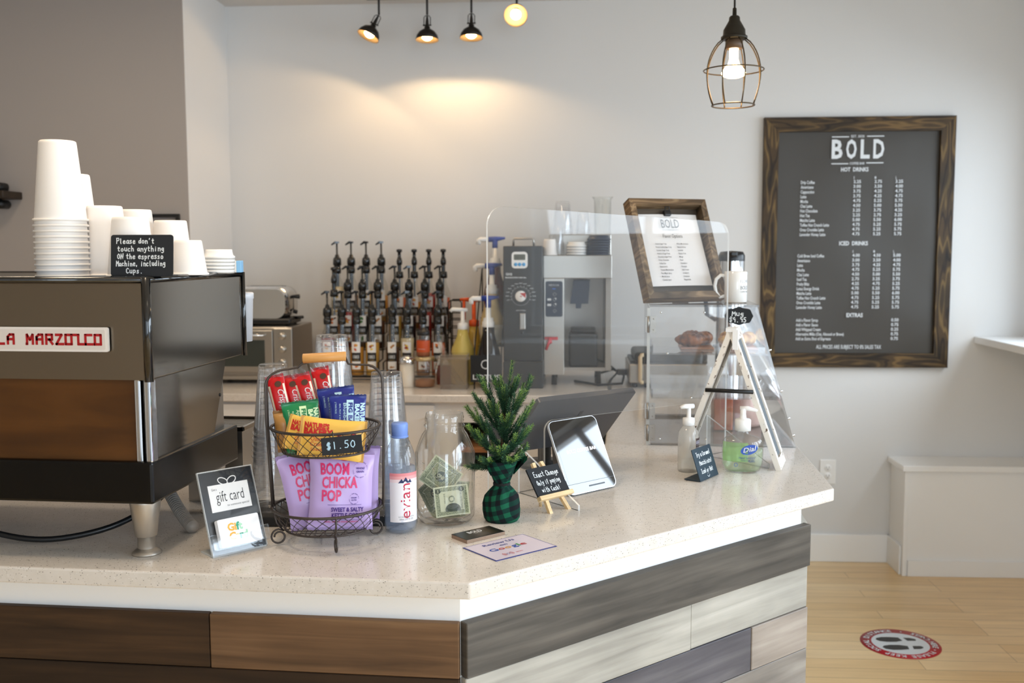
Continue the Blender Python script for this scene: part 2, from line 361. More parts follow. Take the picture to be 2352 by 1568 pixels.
def quartz(k,base,fl):
    mp=k.coords((1,1,1))
    n0=k.n('ShaderNodeTexNoise'); n0.inputs['Scale'].default_value=60; n0.inputs['Detail'].default_value=3; k.l(mp,'Vector',n0,'Vector')
    r0=k.ramp([(.3,base[0]),(.7,base[1])]); k.l(n0,'Fac',r0,'Fac')
    last=r0
    for sc,thr,col,seed in fl:
        m2=k.coords((1,1,1.6)); m2.inputs['Location'].default_value=(seed,seed*.7,seed*1.3)
        vo=k.n('ShaderNodeTexVoronoi'); vo.inputs['Scale'].default_value=sc; k.l(m2,'Vector',vo,'Vector')
        sep=k.n('ShaderNodeSeparateColor'); k.l(vo,'Color',sep,'Color')
        g=k.n('ShaderNodeMath',operation='GREATER_THAN'); g.inputs[1].default_value=thr[0]; k.l(sep,0,g,0)
        d=k.n('ShaderNodeMath',operation='LESS_THAN'); d.inputs[1].default_value=thr[1]; k.l(vo,'Distance',d,0)
        a=k.n('ShaderNodeMath',operation='MULTIPLY'); k.l(g,'Value',a,0); k.l(d,'Value',a,1)
        mx=k.n('ShaderNodeMixRGB'); mx.inputs['Color2'].default_value=srgb(col); k.l(a,'Value',mx,'Fac'); k.l(last,'Color',mx,'Color1'); last=mx
    k.l(last,'Color',k.p,'Base Color')
quartz(k,('#DBD4CB','#E2DBD3'),[(330,(.92,.34),'#B0A79D',0),(280,(.945,.32),'#8A8279',3.1),(300,(.968,.32),'#45413D',7.7),(290,(.93,.3),'#F3F0EC',1.7)])

mb=MB(); mb.bb((-4.6,-7.3,-.1),(3.2,.1,0)); struct('floor',mb,FLOORM,MW)
mb=MB(); mb.bb((-4.6,-7.3,2.642),(3.2,.1,2.76)); struct('ceiling',mb,CEIL,MW)
for i,(x,y) in enumerate(((-.88,1.70),(.15,1.0),(-1.9,2.9))):  # housings made up for the added ceiling fill lights, out of view
    t=thing('ceiling_fill_lamp','added white square ceiling fill lamp %s'%('above the espresso machine','above the shopper at the counter corner','behind the bar')[i],'ceiling lamp',TR(x,y,2.61))
    mb=MB(); mb.bb((-.2,-.2,.012),(.2,.2,.031),bev=.004); mb.build('housing',TRIMW,t)
mb=MB(); mb.bb((-1.356,0,0),(3.2,.1,2.642)); struct('wall_back',mb,WALLW,MW)
mb=MB(); mb.bb((-4.6,-.53,0),(-1.356,.1,2.642),0); mb.bb((-1.3562,-.5298,0),(-1.3535,.0,2.642),1); struct('wall_left',mb,[WALLG,WALLW],MW)
mb=MB(); mb.bb((-4.7,-7.3,0),(-4.6,0,2.642)); struct('wall_far_left',mb,WALLW,MW)
# the window wall: piers, sill wall and head around the openings
mb=MB(); edges=[0]+[q for w in WINV for q in w]+[7.3]
for a,b in zip(edges[0::2],edges[1::2]): mb.bb((RWU,-b,0),(RWU+.16,-a,2.642))
for (a,b),z0 in zip(WINV,WLOW):
    mb.bb((RWU,-b,0),(RWU+.16,-a,z0)); mb.bb((RWU,-b,WZ1),(RWU+.16,-a,2.642))
struct('wall_right',mb,WALLW,MW)
for i,(a,b) in enumerate(WINV):
    mb=MB(); f=.035; u0,u1=RWU+.07,RWU+.12; z0=WLOW[i]
    mb.bb((u0,-b,z0),(u1,-b+f,WZ1)); mb.bb((u0,-a-f,z0),(u1,-a,WZ1)); mb.bb((u0,-b,z0),(u1,-a,z0+f)); mb.bb((u0,-b,WZ1-f),(u1,-a,WZ1))
    c=(a+b)/2; mb.bb((u0,-c-.018,z0),(u1,-c+.018,WZ1))
    struct('window_%d'%(i+1),mb,TRIMW,MW)
mb=MB(); mb.bb((-4.6,-7.3,0),(-1.9,-7.2,2.642)); mb.bb((2.3,-7.3,0),(3.2,-7.2,2.642)); mb.bb((-1.9,-7.3,0),(2.3,-7.2,.22)); mb.bb((-1.9,-7.3,2.5),(2.3,-7.2,2.642)); struct('wall_front',mb,WALLW,MW)
mb=MB()
for u in (-1.9,-.52,.86,2.24): mb.bb((u,-7.28,.22),(u+.06,-7.22,2.5))
mb.bb((-1.9,-7.28,.22),(2.3,-7.22,.28)); mb.bb((-1.9,-7.28,2.44),(2.3,-7.22,2.5)); struct('window_5',mb,BLACKM,MW)
# baseboard, window ledge and the white boxed bench below it
mb=MB(); mb.bb((-1.3,-.016,0),(1.81,0,.135),bev=.003); struct('baseboard_back',mb,TRIMW,MW)
mb=MB(); mb.bb((2.16,-2.85,1.052),(RWU,0,1.084),bev=.003); struct('trim_1',mb,TRIMW,MW)
t=thing('window_bench','long white boxed bench below the window ledge on the menu wall','bench',W(1.8,0,0)); t.matrix_world=MW@Matrix.Translation((1.80,0,0))
mb=MB(); mb.bb((0,-.205,0),(1.14,0,.488)); mb.build('box',TRIMW,t)
mb=MB(); mb.bb((-.018,-.225,.488),(1.145,0,.515),bev=.003); mb.build('seat',TRIMW,t)
mb=MB(); mb.bb((.02,-.215,0),(1.14,-.205,.075),bev=.002); mb.bb((-.012,-.19,0),(0,0,.135),bev=.002); mb.bb((-.004,-.212,.0),(.016,-.2,.488),bev=.002); mb.build('skirting',TRIMW,t)
# duplex outlet
t=thing('wall_outlet','white duplex electrical outlet low on the wall beside the counter end','outlet',WT(1.5035,0,.435))
mb=MB(); mb.box((0,-.003,0),(.074,.006,.117),bev=.002); mb.build('cover_plate',PLASW,t)
for s in(-1,1):
    mb=MB(); mb.lathe([(0,.0075),(.0155,.0075),(.017,.006),(.017,0)],20,0,Matrix.Translation((0,0,.0195*s))@Matrix.Rotation(PI/2,4,'X'))
    for q in(-1,1): mb.box((.006*q,-.0078,.0195*s+.003),(.002,.001,.008),1)
    mb.lathe([(0,.0082),(.0024,.0082)],10,1,Matrix.Translation((0,0,.0195*s-.007))@Matrix.Rotation(PI/2,4,'X'))
    mb.build('socket',[PLASW,INKG],t)

# ================================================================ front counter
P0=(-.267,1.665); P1=(.502,2.434)
GW=[('g0','#3B3834','#56514B','#6E675F'),('g1','#8E8A82','#A9A59C','#BDB9B0'),('g2','#6F6964','#8A837C','#A09A92'),('g3','#46444A','#5E5B60','#716E70'),('g4','#857B72','#A0958B','#B3A99F'),
    ('b0','#2A1D12','#3D2B1B','#533B25'),('b1','#4F3A28','#6E5239','#86674A'),('b2','#1E140C','#2E2014','#3F2C1B')]
PLK=[wood('plank_'+a,b,c,d,.6,(2.6,2.6,2.6),(1,1,17),False,.3) for a,b,c,d in GW]
t=thing('service_counter','corner service counter clad in weathered grey and brown planks under a white strip','counter',Matrix.Translation((P0[0],P0[1],0)))
def loc(x,y): return (x-P0[0],y-P0[1])
ins=.0712; k8=math.tan(PI/8)
def outline(i):  # customer-side line, inset by i: far left, corner, corner, wall end
    a=(-2.6,P0[1]+i); b=(P0[0]-i*k8,P0[1]+i); c=(P1[0]-i,P1[1]+i*k8); d=(P1[0]-i,4.70)
    return [loc(*q) for q in (a,b,c,d)]
inner=[loc(-.06,4.70),loc(-.06,2.93),loc(-.38,2.59),loc(-2.6,2.59)]
mb=MB(); o=outline(ins); mb.prism(o+inner[:1]+inner[1:],0,.885); mb.build('carcass',TRIMW,t)
def cladding():
    mb=MB(); a,b,c,d=[Vector(q) for q in outline(ins)]
    rows=[.821-.105*k for k in range(8)]; rnd=random.Random(3)
    A=[[(0,.70,5),(.70,1,6)]]+[[(0,1,7)],[(0,.5,5),(.5,1,7)],[(0,.35,6),(.35,1,5)]]*3
    Bp=[[(0,1,0)],[(0,.595,1),(.595,1,1)],[(0,.80,3),(.80,1,4)],[(0,.55,1),(.55,1,2)],[(0,.4,4),(.4,1,0)],[(0,1,1)],[(0,.6,3),(.6,1,2)],[(0,1,0)]]
    Cp=[[(0,.5,1),(.5,1,4)],[(0,1,3)],[(0,.6,2),(.6,1,1)]]*3
    for (p,q,tab,trim) in ((Vector((b.x-1.57,b.y)),b,A,0),(b,c,Bp,1),(c,d,Cp,2)):
        e=q-p; L=e.length; e.normalize(); nrm=Vector((e.y,-e.x))
        for r,z in enumerate(rows):
            z0=max(.0,z-.1035); 
            for (s0,s1,mi) in tab[r]:
                th=.013+rnd.uniform(0,.005)+(.006 if trim==1 and r==0 else 0)
                x0=s0*L+(.0012 if s0>0 else 0); x1=s1*L-(.0012 if s1<1 else 0)
                if trim==1: x1+= .012 if (s1==1) else 0
                M=Matrix(((e.x,-nrm.x,0,p.x),(e.y,-nrm.y,0,p.y),(0,0,1,0),(0,0,0,1)))
                mb.bb((x0,-th,z0),(x1,0,z),mi,M,.0015,1)
    return mb
cladding().build('plank_cladding',PLK,t)
top=outline(0); top[0]=(loc(-2.6,P0[1])); top[3]=loc(P1[0],4.715)
mb=MB(); TB=.031
poly=top+inner
b=bmesh.new(); vs=[b.verts.new((x,y,ZC-TB)) for x,y in poly]; fc=b.faces.new(vs); r=bmesh.ops.extrude_face_region(b,geom=[fc])
bmesh.ops.translate(b,vec=(0,0,TB),verts=[g for g in r['geom'] if isinstance(g,bmesh.types.BMVert)]); bmesh.ops.recalc_face_normals(b,faces=b.faces)
bmesh.ops.bevel(b,geom=b.edges[:],offset=.0035,segments=2,affect='EDGES',profile=.5)
me=bpy.data.meshes.new('worktop'); b.to_mesh(me); b.free(); me.materials.append(QUARTZ)
o=bpy.data.objects.new('worktop',me); COL.objects.link(o); o.location=(P0[0],P0[1],0); tag(o,'pale speckled quartz worktop with an angled corner on the plank counter','worktop')

# ================================================================ back counter along the menu wall
BV=.84
t=thing('back_cabinet','white base cabinet run with an open black cubby behind the service counter','cabinet',MW@Matrix.Translation((-1.35,0,0)))
u1=1.35+.385
mb=MB()
cx0,cx1=1.35-.172,1.35+.03
mb.bb((0,-BV+.04,0),(cx0,-.003,.885)); mb.bb((cx1,-BV+.04,0),(u1,-.003,.885)); mb.bb((cx0,-BV+.04,.80),(cx1,-.003,.885)); mb.bb((cx0,-BV+.04,0),(cx1,-.003,.45)); mb.bb((cx0,-BV+.5,.45),(cx1,-.003,.80),1)
mb.build('carcass',[WHITE,BLACK],t)
mb=MB(); mb.bb((cx0,-BV+.05,.676),(cx1,-BV+.5,.697)); mb.build('cubby_shelf',wood('shelf_wood','#8A5A34','#A8734A','#BC8A5E'),t)
for (a,b_) in ((.03,.50),(.53,1.085)):
    mb=MB(); mb.bb((a,-BV+.022,.10),(b_,-BV+.04,.872),bev=.002); o=mb.build('door',WHITE,t)
    mb=MB(); mb.tube([(b_-.03,-BV+.022,.70),(b_-.03,-BV+.0,.70),(b_-.03,-BV,.82),(b_-.03,-BV+.022,.82)],.004); mb.build('handle',STEEL,o)
mb=MB(); mb.bb((-1.353,-BV,.886),(.436,-.002,ZC),bev=.003); 
o=mb.build('worktop',QUARTZ,None,MW); tag(o,'pale back worktop along the wall carrying syrups, oven and grinder','worktop')

# ================================================================ espresso machine
t=thing('espresso_machine','large brushed steel espresso machine with black trim and a brown wood back panel','espresso machine',TR(-.867,1.72,ZC))
MWOOD=wood('machine_wood','#3F240D','#573411','#6E441C',.35,(2.5,2.5,2.5),(1,1,7))
mb=MB(); mb.bb((-.80,0,.108),(0,.41,.188),bev=.005); mb.build('base_tray',mat('base_black','#060606',.22,0,.35),t)
def leg(x,y):
    mb=MB(); mb.lathe([(0,.108),(.029,.108),(.0285,.10),(.0205,.036),(.0195,.035),(.0165,.034),(.0165,.010)],28); mb.lathe([(.0165,.012),(.022,.008),(.0275,.003),(.0275,.0),(0,0)],28); return mb.build('leg',CAST,t,Matrix.Translation((x,y,0)))
for x in(-.042,-.755):
    for y in(.05,.36): leg(x,y)
mb=MB(); mb.bb((-.80,.004,.340),(-.004,.455,.522),0); mb.build('upper_housing',mat('machine_steel','#8E8170',.33,1),t)
mb=MB(); mb.bb((-.004,.012,.342),(.0,.447,.52),0,bev=.001); mb.build('side_panel',MIRRORS,t)
mb=MB(); mb.tube([(-.81,-.002,.524),(0,-.002,.524),(0,.459,.524),(-.81,.459,.524)],.0065,10); mb.build('top_rail',BLACKG,t)
mb=MB(); mb.bb((-.80,.0,.520),(0,.457,.527),0); mb.build('cup_tray',BLACKM,t)
for y,r in((-.001,.0085),(.459,.0055)):
    mb=MB(); mb.tube([(.001,y,.338),(.001,y,.528)],r,12); mb.build('corner_trim',BLACKG,t)
mb=MB(); mb.bb((-.80,.012,.186),(-.032,.03,.342)); mb.build('back_panel',MWOOD,t)
for x in(-.026,-.0075):
    mb=MB(); mb.bb((x-.0065,.004,.185),(x+.0065,.03,.342),bev=.004,seg=3); mb.build('chrome_column',CHROME,t)
mb=MB(); mb.prism([(.034,.188),(.034,.338),(.372,.338),(.300,.188)],-.012,-.008,0,Matrix(((0,0,1,0),(1,0,0,0),(0,1,0,0),(0,0,0,1)))); mb.lathe([(0,.001),(.004,.001),(.004,0)],10,1,Matrix.Translation((-.008,.335,.265))@Matrix.Rotation(PI/2,4,'Y')); mb.build('splash_panel',[MIRRORS,BLACK],t)
mb=MB(); mb.bb((-.78,.05,.188),(-.02,.38,.340)); mb.build('boiler_housing',STEELD,t)
mb=MB(); mb.lathe([(0,.367),(.026,.367),(.030,.465),(.0315,.466),(.0315,.478),(.029,.480),(0,.480)],26,0,Matrix.Translation((-.022,.497,0))); mb.build('hanging_tub',mat('tub_white','#D5D6DA',.45),t)
mb=MB(); mb.tube([(-.022,.455,.45),(-.022,.468,.45)],.006); mb.build('tub_bracket',BLACKM,t)
# badge
mb=MB(); B=Matrix.Translation((-.186,0,.415))@Matrix.Rotation(PI/2,4,'X')
mb.prism(rrect(-.113,-.0225,.113,.0225,.004),0,.005,0,B); mb.prism(rrect(-.108,-.0185,.108,.0185,.003),.005,.0056,1,B)
def deco(mb,glyphs,x,y,h,w,gap,r,m,M,z):
    for g in glyphs:
        for st in g:
            for p,q in zip(st[:-1],st[1:]):
                a=Vector((x+p[0]*w,y+p[1]*h,z)); b_=Vector((x+q[0]*w,y+q[1]*h,z)); mb.ribbon([a,b_],r,m,M)
        x+=w+gap
    return x
LG=[[[(.1,1),(.1,0),(.9,0)]],[[(.1,0),(.1,.75),(.4,1),(.9,1),(.9,0)],[(.1,.5),(.9,.5)]],[],[[(0,0),(.1,0),(.1,1),(.5,.45),(.9,1),(.9,0)]],[[(.1,0),(.1,.75),(.4,1),(.9,1),(.9,0)],[(.1,.5),(.9,.5)]],[[(.1,0),(.1,1),(.9,1),(.9,.5),(.1,.5)],[(.5,.5),(.95,0)]],[[(.1,1),(.9,1),(.15,0),(1.1,0)]],[[(.1,0),(.1,1),(.9,1),(.9,0),(.1,0)],[(.9,1),(1.9,1)]],[[(.5,1),(.5,0),(1.5,0)]],[[(1.0,1),(.15,1),(.15,0),(1.3,0)]],[[(.1,0),(.1,1),(.9,1),(.9,0),(.1,0)]]]
deco(mb,LG,-.1025,-.0085,.017,.0143,.0046,.0024,2,B,.0061); 
o=mb.build('badge',[mat('badge_rim','#EDE6E0',.3,0,.5),mat('badge_face','#E3DAD2',.3,0,.5),mat('badge_red','#B01218',.4)],t)
# barista-side drip tray
t2=thing('knock_box','open stainless steel bar tray with a ribbed insert behind the espresso machine','bar tray',TR(-.867+.0,1.72+.405,ZC))
mb=MB(); mb.bb((-.135,.035,0),(-.003,.175,.166),0); o=mb.build('body',STEELD,t2)
mb=MB()
for a,b_ in (((-.14,.03,.166),(.002,.038,.176)),((-.14,.172,.166),(.002,.18,.176)),((-.006,.03,.166),(.002,.18,.176)),((-.14,.03,.166),(-.132,.18,.176))): mb.bb(a,b_,0,bev=.001)
mb.build('rim',MIRRORS,t2)
mb=MB()
for q in range(12): mb.bb((-.13,.045+q*.0105,.166),(-.01,.050+q*.0105,.171))
mb.build('ribbed_insert',STEEL,t2)
# hose below and the lead
mb=MB(); pts=[]; rr=[]
for q in range(132):
    f=q/131; pts.append((-.867-.16+.15*f,1.72+.35-.165*f,ZC+.075*(1-f)**1.6+.0135)); rr.append(.0135 if q%4<2 else .0098)
mb.tube(pts,rr,14); tag(mb.build('drain_hose',mat('hose_grey','#A59C92',.5)),'grey corrugated drain hose curling out under the espresso machine','hose')
mb=MB(); mb.tube(smooth([(-1.34,1.80,ZC+.055),(-1.22,1.79,ZC+.022),(-1.12,1.80,ZC+.012),(-1.02,1.84,ZC+.028),(-.96,1.90,ZC+.06),(-.93,1.95,ZC+.10)]),.006,10); tag(mb.build('power_cable',BLACK),'thick black cable sagging beneath the espresso machine base','cable')
#==PART3==
# ================================================================ menu board on the wall
t=thing('menu_board','large dark drinks menu poster in a stained wood frame on the wall','menu board',WT(1.602,0,1.5165))
mw,mh=.862,1.156; fw=.066
FRH=ringwood('frame_wood_rail','#2A1F13','#4A3922','#725A36','x'); FRV_=ringwood('frame_wood_stile','#281D12','#4A3922','#76603A','z')
F=Matrix.Rotation(PI/2,4,'X')   # local x, y=up, z=out of the wall
def mitre(mb,side,w,h,b,z0,z1,m=0):
    x,y=w/2,h/2
    P={'t':[(-x,y),(-x+b,y-b),(x-b,y-b),(x,y)],'b':[(-x,-y),(x,-y),(x-b,-y+b),(-x+b,-y+b)],'l':[(-x,-y),(-x+b,-y+b),(-x+b,y-b),(-x,y)],'r':[(x,-y),(x,y),(x-b,y-b),(x-b,-y+b)]}[side]
    mb.prism(P,z0,z1,m)
for sd,m in (('t',FRH),('b',FRH),('l',FRV_),('r',FRV_)):
    mb=MB(); mitre(mb,sd,mw,mh,fw,0,.03); q=MB(); q.add([F@Vector(p) for p in mb.v],mb.f); q.build('frame_rail' if sd in 'tb' else 'frame_stile',m,t)
MENUBG=mat('menu_paper','#3F3A33',.42,0,.4); k=N(MENUBG); mp=k.coords((2.2,2.2,2.2)); no=k.n('ShaderNodeTexNoise'); no.inputs['Scale'].default_value=1.2; no.inputs['Detail'].default_value=2; k.l(mp,'Vector',no,'Vector'); b_=k.n('ShaderNodeBump'); b_.inputs['Strength'].default_value=.5; b_.inputs['Distance'].default_value=.02; k.l(no,'Fac',b_,'Height'); k.l(b_,'Normal',k.p,'Normal')
mb=MB(); pw,ph=mw-2*fw+.002,mh-2*fw+.002
mb.sheet(lambda a,b:((a-.5)*pw,(b-.5)*ph,.010+.004*math.sin(9*a+3*b)*math.sin(7*b+1)),24,32,0,F)
# photo pixel -> board metres: centre of the board at (1960,557), about 503 px per metre
def X(px): return (px-1960.5)/505.
def Y(py): return (557-py)/500.
Zt=.0165
def mt(s,px,py,h,al='l',w=None,bold=.012,wf=.62): mb.text(s,X(px),Y(py),h,1,F,w,Zt,al,bold,None,wf)
for x0,x1,y in ((1899,1938,313),(1979,2018,312),(1899,1938,374),(1979,2018,372.5)): mb.add([(X(x0),Y(y)-.0022,Zt),(X(x1),Y(y)-.0022,Zt),(X(x1),Y(y)+.0022,Zt),(X(x0),Y(y)+.0022,Zt)],[(0,1,2,3)],1,F)
for ch,px,wd_ in (('B',1899,25),('O',1932,24),('L',1965,21),('D',1994,25)): mt(ch,px,361,.086,'l',wd_/505.,.03)
mt('EST. 2020',1958,314.5,.011,'c',30/505.); mt('COFFEE BAR',1958,376,.011,'c',34/505.)
mt('HOT  DRINKS',1953,391.5,.0185,'c',63/505.,.03); mt('ICED  DRINKS',1955,561,.0185,'c',66/505.,.03); mt('EXTRAS',1962,728,.0185,'c',38/505.,.03)
hot=[('Drip Coffee','2.25','2.75','3.25'),('Americano','3.00','3.50','4.00'),('Cappuccino','3.75','4.25','4.75'),('Latte','3.75','4.25','4.75'),('Mocha','4.75','5.25','5.75'),('Chai Latte','4.50','5.00','5.50'),('Hot Chocolate','3.25','3.75','4.25'),('Hot Tea','2.25','2.75','3.25'),('Matcha Latte','5.00','5.50','6.00'),('Toffee Nut Crunch Latte','4.75','5.25','5.75'),('Oreo Crumble Latte','4.75','5.25','5.75'),('Lavender Honey Latte','4.75','5.25','5.75')]
ice=[('Cold Brew Iced Coffee','4.00','4.50','5.00'),('Americano','3.00','3.50','4.00'),('Latte','3.75','4.25','4.75'),('Mocha','4.75','5.25','5.75'),('Chai Latte','4.50','5.00','5.50'),('Iced Tea','2.75','3.25','3.75'),('Fruity Blitz','4.25','4.75','5.25'),('Lotus Energy Drink','4.75','5.25','5.75'),('Matcha Latte','5.00','5.50','6.00'),('Toffee Nut Crunch Latte','4.75','5.25','5.75'),('Oreo Crumble Latte','4.75','5.25','5.75'),('Lavender Honey Latte','4.75','5.25','5.75')]
ext=[('Add a Flavor Syrup','0.50'),('Add a Flavor Sauce','0.75'),('Add Whipped Cream','0.25'),('Alternative Milks (Oat, Almond or Breve)','0.75'),('Add an Extra Shot of Espresso','0.75')]
for rows,yy,x0,cols in ((hot,419.5,1830,(1951,1999,2047)),(ice,589,1826,(1953,2001,2047))):
    for c,s in zip(cols,'SML'): mt(s,c,yy-10.5,.0125)
    for i,rw in enumerate(rows):
        y=yy+i*10.9
        mt(rw[0],x0,y,.0145,wf=.66,bold=.02)
        for c,s in zip(cols,rw[1:]): mt(s,c,y-1.2,.0145,'l',17/505.,.018)
for i,(a,b) in enumerate(ext): mt(a,1826,739+i*10.9,.0145,wf=.66,bold=.02); mt(b,2047,738+i*10.9,.0145,'l',17/505.,.018)
mt('ALL PRICES ARE SUBJECT TO 8% SALES TAX',1950,802.5,.0185,'c',151/505.,.012)
mb.build('poster',[MENUBG,PRINTW],t)

# ================================================================ lamps
LAMPM=mat('lamp_bronze','#26221E',.42,.5); LAMPIN=mat('lamp_inner','#B79A70',.4,.3)
BULB=mat('bulb_glow','#FFF1D6',.4,emit='#FFD9A0',es=14)
WARM=(1.0,.68,.37)
t=thing('lamp_track','black ceiling track bar that four small bowl spotlights hang from','lamp track',WT(-.28,.25,0))
mb=MB(); mb.bb((-.35,-.014,2.600),(.36,.014,2.625),bev=.003); mb.build('bar',LAMPM,t)
for q in (-.3,.3):
    mb=MB(); mb.lathe([(.006,2.62),(.006,2.642)],10,0,Matrix.Translation((q,0,0))); mb.build('bracket',LAMPM,t)
def bowl_lamp(label,u,zc,tilt_axis,tilt,first=None):
    # stem hangs straight from the bar; yoke and bowl tilt about the knuckle
    t=thing('track_spotlight',label,'spotlight',WT(u,.25,0),'bowl spotlights on the ceiling track')
    zk=zc+.085
    mb=MB(); mb.lathe([(.005,2.60),(.005,zk),(.0035,zk-.002)],12); mb.build('stem',LAMPM,t)
    K=Matrix.Translation((0,0,zk))@tilt_axis(tilt)
    def bd(mb,n,m): return mb.build(n,m,t,K)
    mb=MB(); mb.tube([(.0145,0,-.048),(.0145,0,-.014),(.008,0,-.006),(-.008,0,-.006),(-.0145,0,-.014),(-.0145,0,-.048)],.002,8); mb.tube([(-.019,0,-.048),(.019,0,-.048)],.0035,10); bd(mb,'yoke',LAMPM)
    mb=MB(); mb.lathe([(.002,-.004),(.004,-.01),(.007,-.03),(.008,-.042),(.005,-.05),(.013,-.056),(.012,-.064),(.02,-.068),(.035,-.078),(.046,-.094),(.0515,-.114),(.0505,-.114),(.045,-.095),(.034,-.08),(.018,-.07)],32); mb.m[-32*4:]=[1]*(32*4); bd(mb,'shade',[LAMPM,LAMPIN])
    mb=MB(); mb.lathe([(0,-.07),(.010,-.073),(.018,-.085),(.023,-.098),(.023,-.105),(.014,-.113),(0,-.115)],20); bd(mb,'bulb',BULB)
    l=bpy.data.lights.new('spot','SPOT'); l.energy=5.5; l.color=WARM; l.spot_size=math.radians(150); l.spot_blend=.2; l.shadow_soft_size=.02
    o=bpy.data.objects.new('bulb_light',l); COL.objects.link(o); o.parent=t; o.matrix_local=K@Matrix.Translation((0,0,-.118))
RX=lambda a:Matrix.Rotation(a,4,'X'); RY=lambda a:Matrix.Rotation(a,4,'Y')
bowl_lamp('black bowl spotlight at the toaster end of the ceiling track, swivelled aside',-.573,2.450,lambda a:RY(a)@RX(-.25),.42)
bowl_lamp('black bowl spotlight pointing straight down, second from the toaster end of the track',-.357,2.447,lambda a:RX(a),-.10)
bowl_lamp('black bowl spotlight pointing straight down, second from the grinder end of the track',-.160,2.452,lambda a:RX(a),-.12)
bowl_lamp('black bowl spotlight turned to face the shopper so its glowing bulb shows',.041,2.480,lambda a:RX(a),-.95)
# pendant
t=thing('cage_pendant','bronze wire cage pendant lamp with a lit bulb hanging over the pastry case','pendant lamp',TR(.321,3.17,2.05))
mb=MB(); mb.tube([(0,0,.165),(0,0,.592)],.0032,10); mb.build('cord',BLACK,t)
mb=MB(); mb.lathe([(.003,.175),(.006,.172),(.0065,.150),(.012,.150),(.016,.146),(.017,.136),(.025,.122),(.033,.108),(.034,.094),(.036,.090),(.040,.088),(.040,.082),(.034,.079),(.0,.079)],32); mb.build('cap',mat('pendant_bronze','#2E2A22',.45,.6),t)
mb=MB(); NB=8
for q in range(NB):
    a=2*PI*q/NB+.3; P=[]
    for j in range(15):
        f=j/14; z=.082-.200*f; r_=.030+.058*math.sin(PI*min(1,f*1.06+.0))**.75 if f<.94 else 0
        r_=.032+.054*math.sin(PI*(f**.80)*.80+.02)**.9; P.append((r_*math.cos(a),r_*math.sin(a),z))
    mb.tube(P,.0021,7)
rbot=.032+.054*math.sin(PI*.80+.02)**.9
for r_,z in ((.0905,-.012),(rbot,-.118)): mb.tube([(r_*math.cos(2*PI*q/40),r_*math.sin(2*PI*q/40),z) for q in range(40)],.0021,7,closed=True)
mb.build('wire_cage',mat('cage_bronze','#54452F',.35,.8),t)
mb=MB(); mb.lathe([(.0,.08),(.0265,.08),(.0265,.052),(.014,.052)],24); mb.build('socket',mat('socket_brown','#5A4634',.5),t)
mb=MB(); mb.lathe([(.0135,.058),(.0135,.020),(.018,.006),(.034,-.014),(.037,-.021),(.034,-.028),(.02,-.034),(0,-.036)],28); mb.build('bulb',BULB,t)
l=bpy.data.lights.new('pendant','POINT'); l.energy=2.0; l.color=WARM; l.shadow_soft_size=.03
o=bpy.data.objects.new('bulb_light',l); COL.objects.link(o); o.parent=t; o.location=(0,0,-.06)

# ================================================================ grey wall: shelf, bottle and small frame
t=thing('wall_shelf','dark wood bracket shelf on the grey wall','shelf',WT(-2.25,.53,1.715))
mb=MB(); mb.bb((-.30,-.15,.0),(.16,0,.032),bev=.004); mb.build('board',wood('shelf_dark','#1C140C','#2B2117','#3A2D1F'),t)
mb=MB(); mb.tube([(.10,-.10,-.022),(.10,-.02,-.022)],.019,14); mb.tube([(-.3,-.06,-.008),(.10,-.06,-.008)],.008); mb.build('bracket',BLACKM,t)
mb=MB(); mb.bb((-.10,-.09,0),(.06,-.02,.038),bev=.015); tag(mb.build('tool_case',BLACKM,None,WT(-2.19,.53,1.747)),'small black rounded case lying on the dark wall shelf','case')
mb=MB(); mb.lathe([(0,0),(.03,0),(.03,.085),(.031,.086),(.031,.16),(0,.16)],24); mb.m=[0]*len(mb.m); mb.m[24*3:]=[1]*(len(mb.m)-24*3)
tag(mb.build('supply_bottle',[mat('bottle_grey','#B9BBC4',.4),mat('bottle_purple','#34205A',.4)],None,WT(-2.228,.60,1.785)),'grey and purple bottle standing on the case of the wall shelf','bottle')
t=thing('small_picture_frame','small thin black picture frame on the grey wall behind the paper cups','picture frame',WT(-1.51,.53,1.56))
for sd in 'tblr':
    mb=MB(); mitre(mb,sd,.23,.18,.014,.001,.018); q=MB(); q.add([F@Vector(p) for p in mb.v],mb.f); q.build('frame_bar',BLACK,t)
mb=MB(); mb.bb((-.105,-.004,-.08),(.105,-.001,.08)); mb.build('backing',mat('frame_backing','#8F8A88',.5),t)

# ================================================================ toaster oven, toaster
t=thing('toaster_oven','stainless steel toaster oven with three round knobs on the back worktop','toaster oven',WT(-1.17,.52,ZC))
mb=MB(); mb.bb((-.16,.0,.018),(.25,.33,.245),bev=.006); mb.build('body',STEELD,t)
for x in(-.13,.22):
    for y in(.03,.28):
        mb=MB(); mb.lathe([(0,0),(.014,0),(.012,.02),(0,.02)],14,0,Matrix.Translation((x,y,0))); mb.build('foot',BLACK,t)
mb=MB(); mb.bb((-.155,-.012,.05),(.165,.0,.232),0,bev=.003); mb.bb((-.12,-.0135,.075),(.13,-.011,.19),1); o=mb.build('door',[STEEL,mat('oven_glass','#3A3F3A',.12,0,.5)],t)
mb=MB(); mb.tube([(-.12,-.012,.212),(-.12,-.035,.212),(.13,-.035,.212),(.13,-.012,.212)],.006); mb.build('door_handle',CHROME,o)
mb=MB(); mb.bb((.168,-.008,.03),(.25,.0,.24),bev=.003); o=mb.build('control_panel',STEEL,t)
for z in(.207,.15,.093):
    mb=MB(); mb.lathe([(0,.018),(.014,.018),(.0155,.015),(.0165,0)],22,0,Matrix.Translation((.207,-.008,z))@Matrix.Rotation(PI/2,4,'X')); mb.build('knob',STEEL,o)
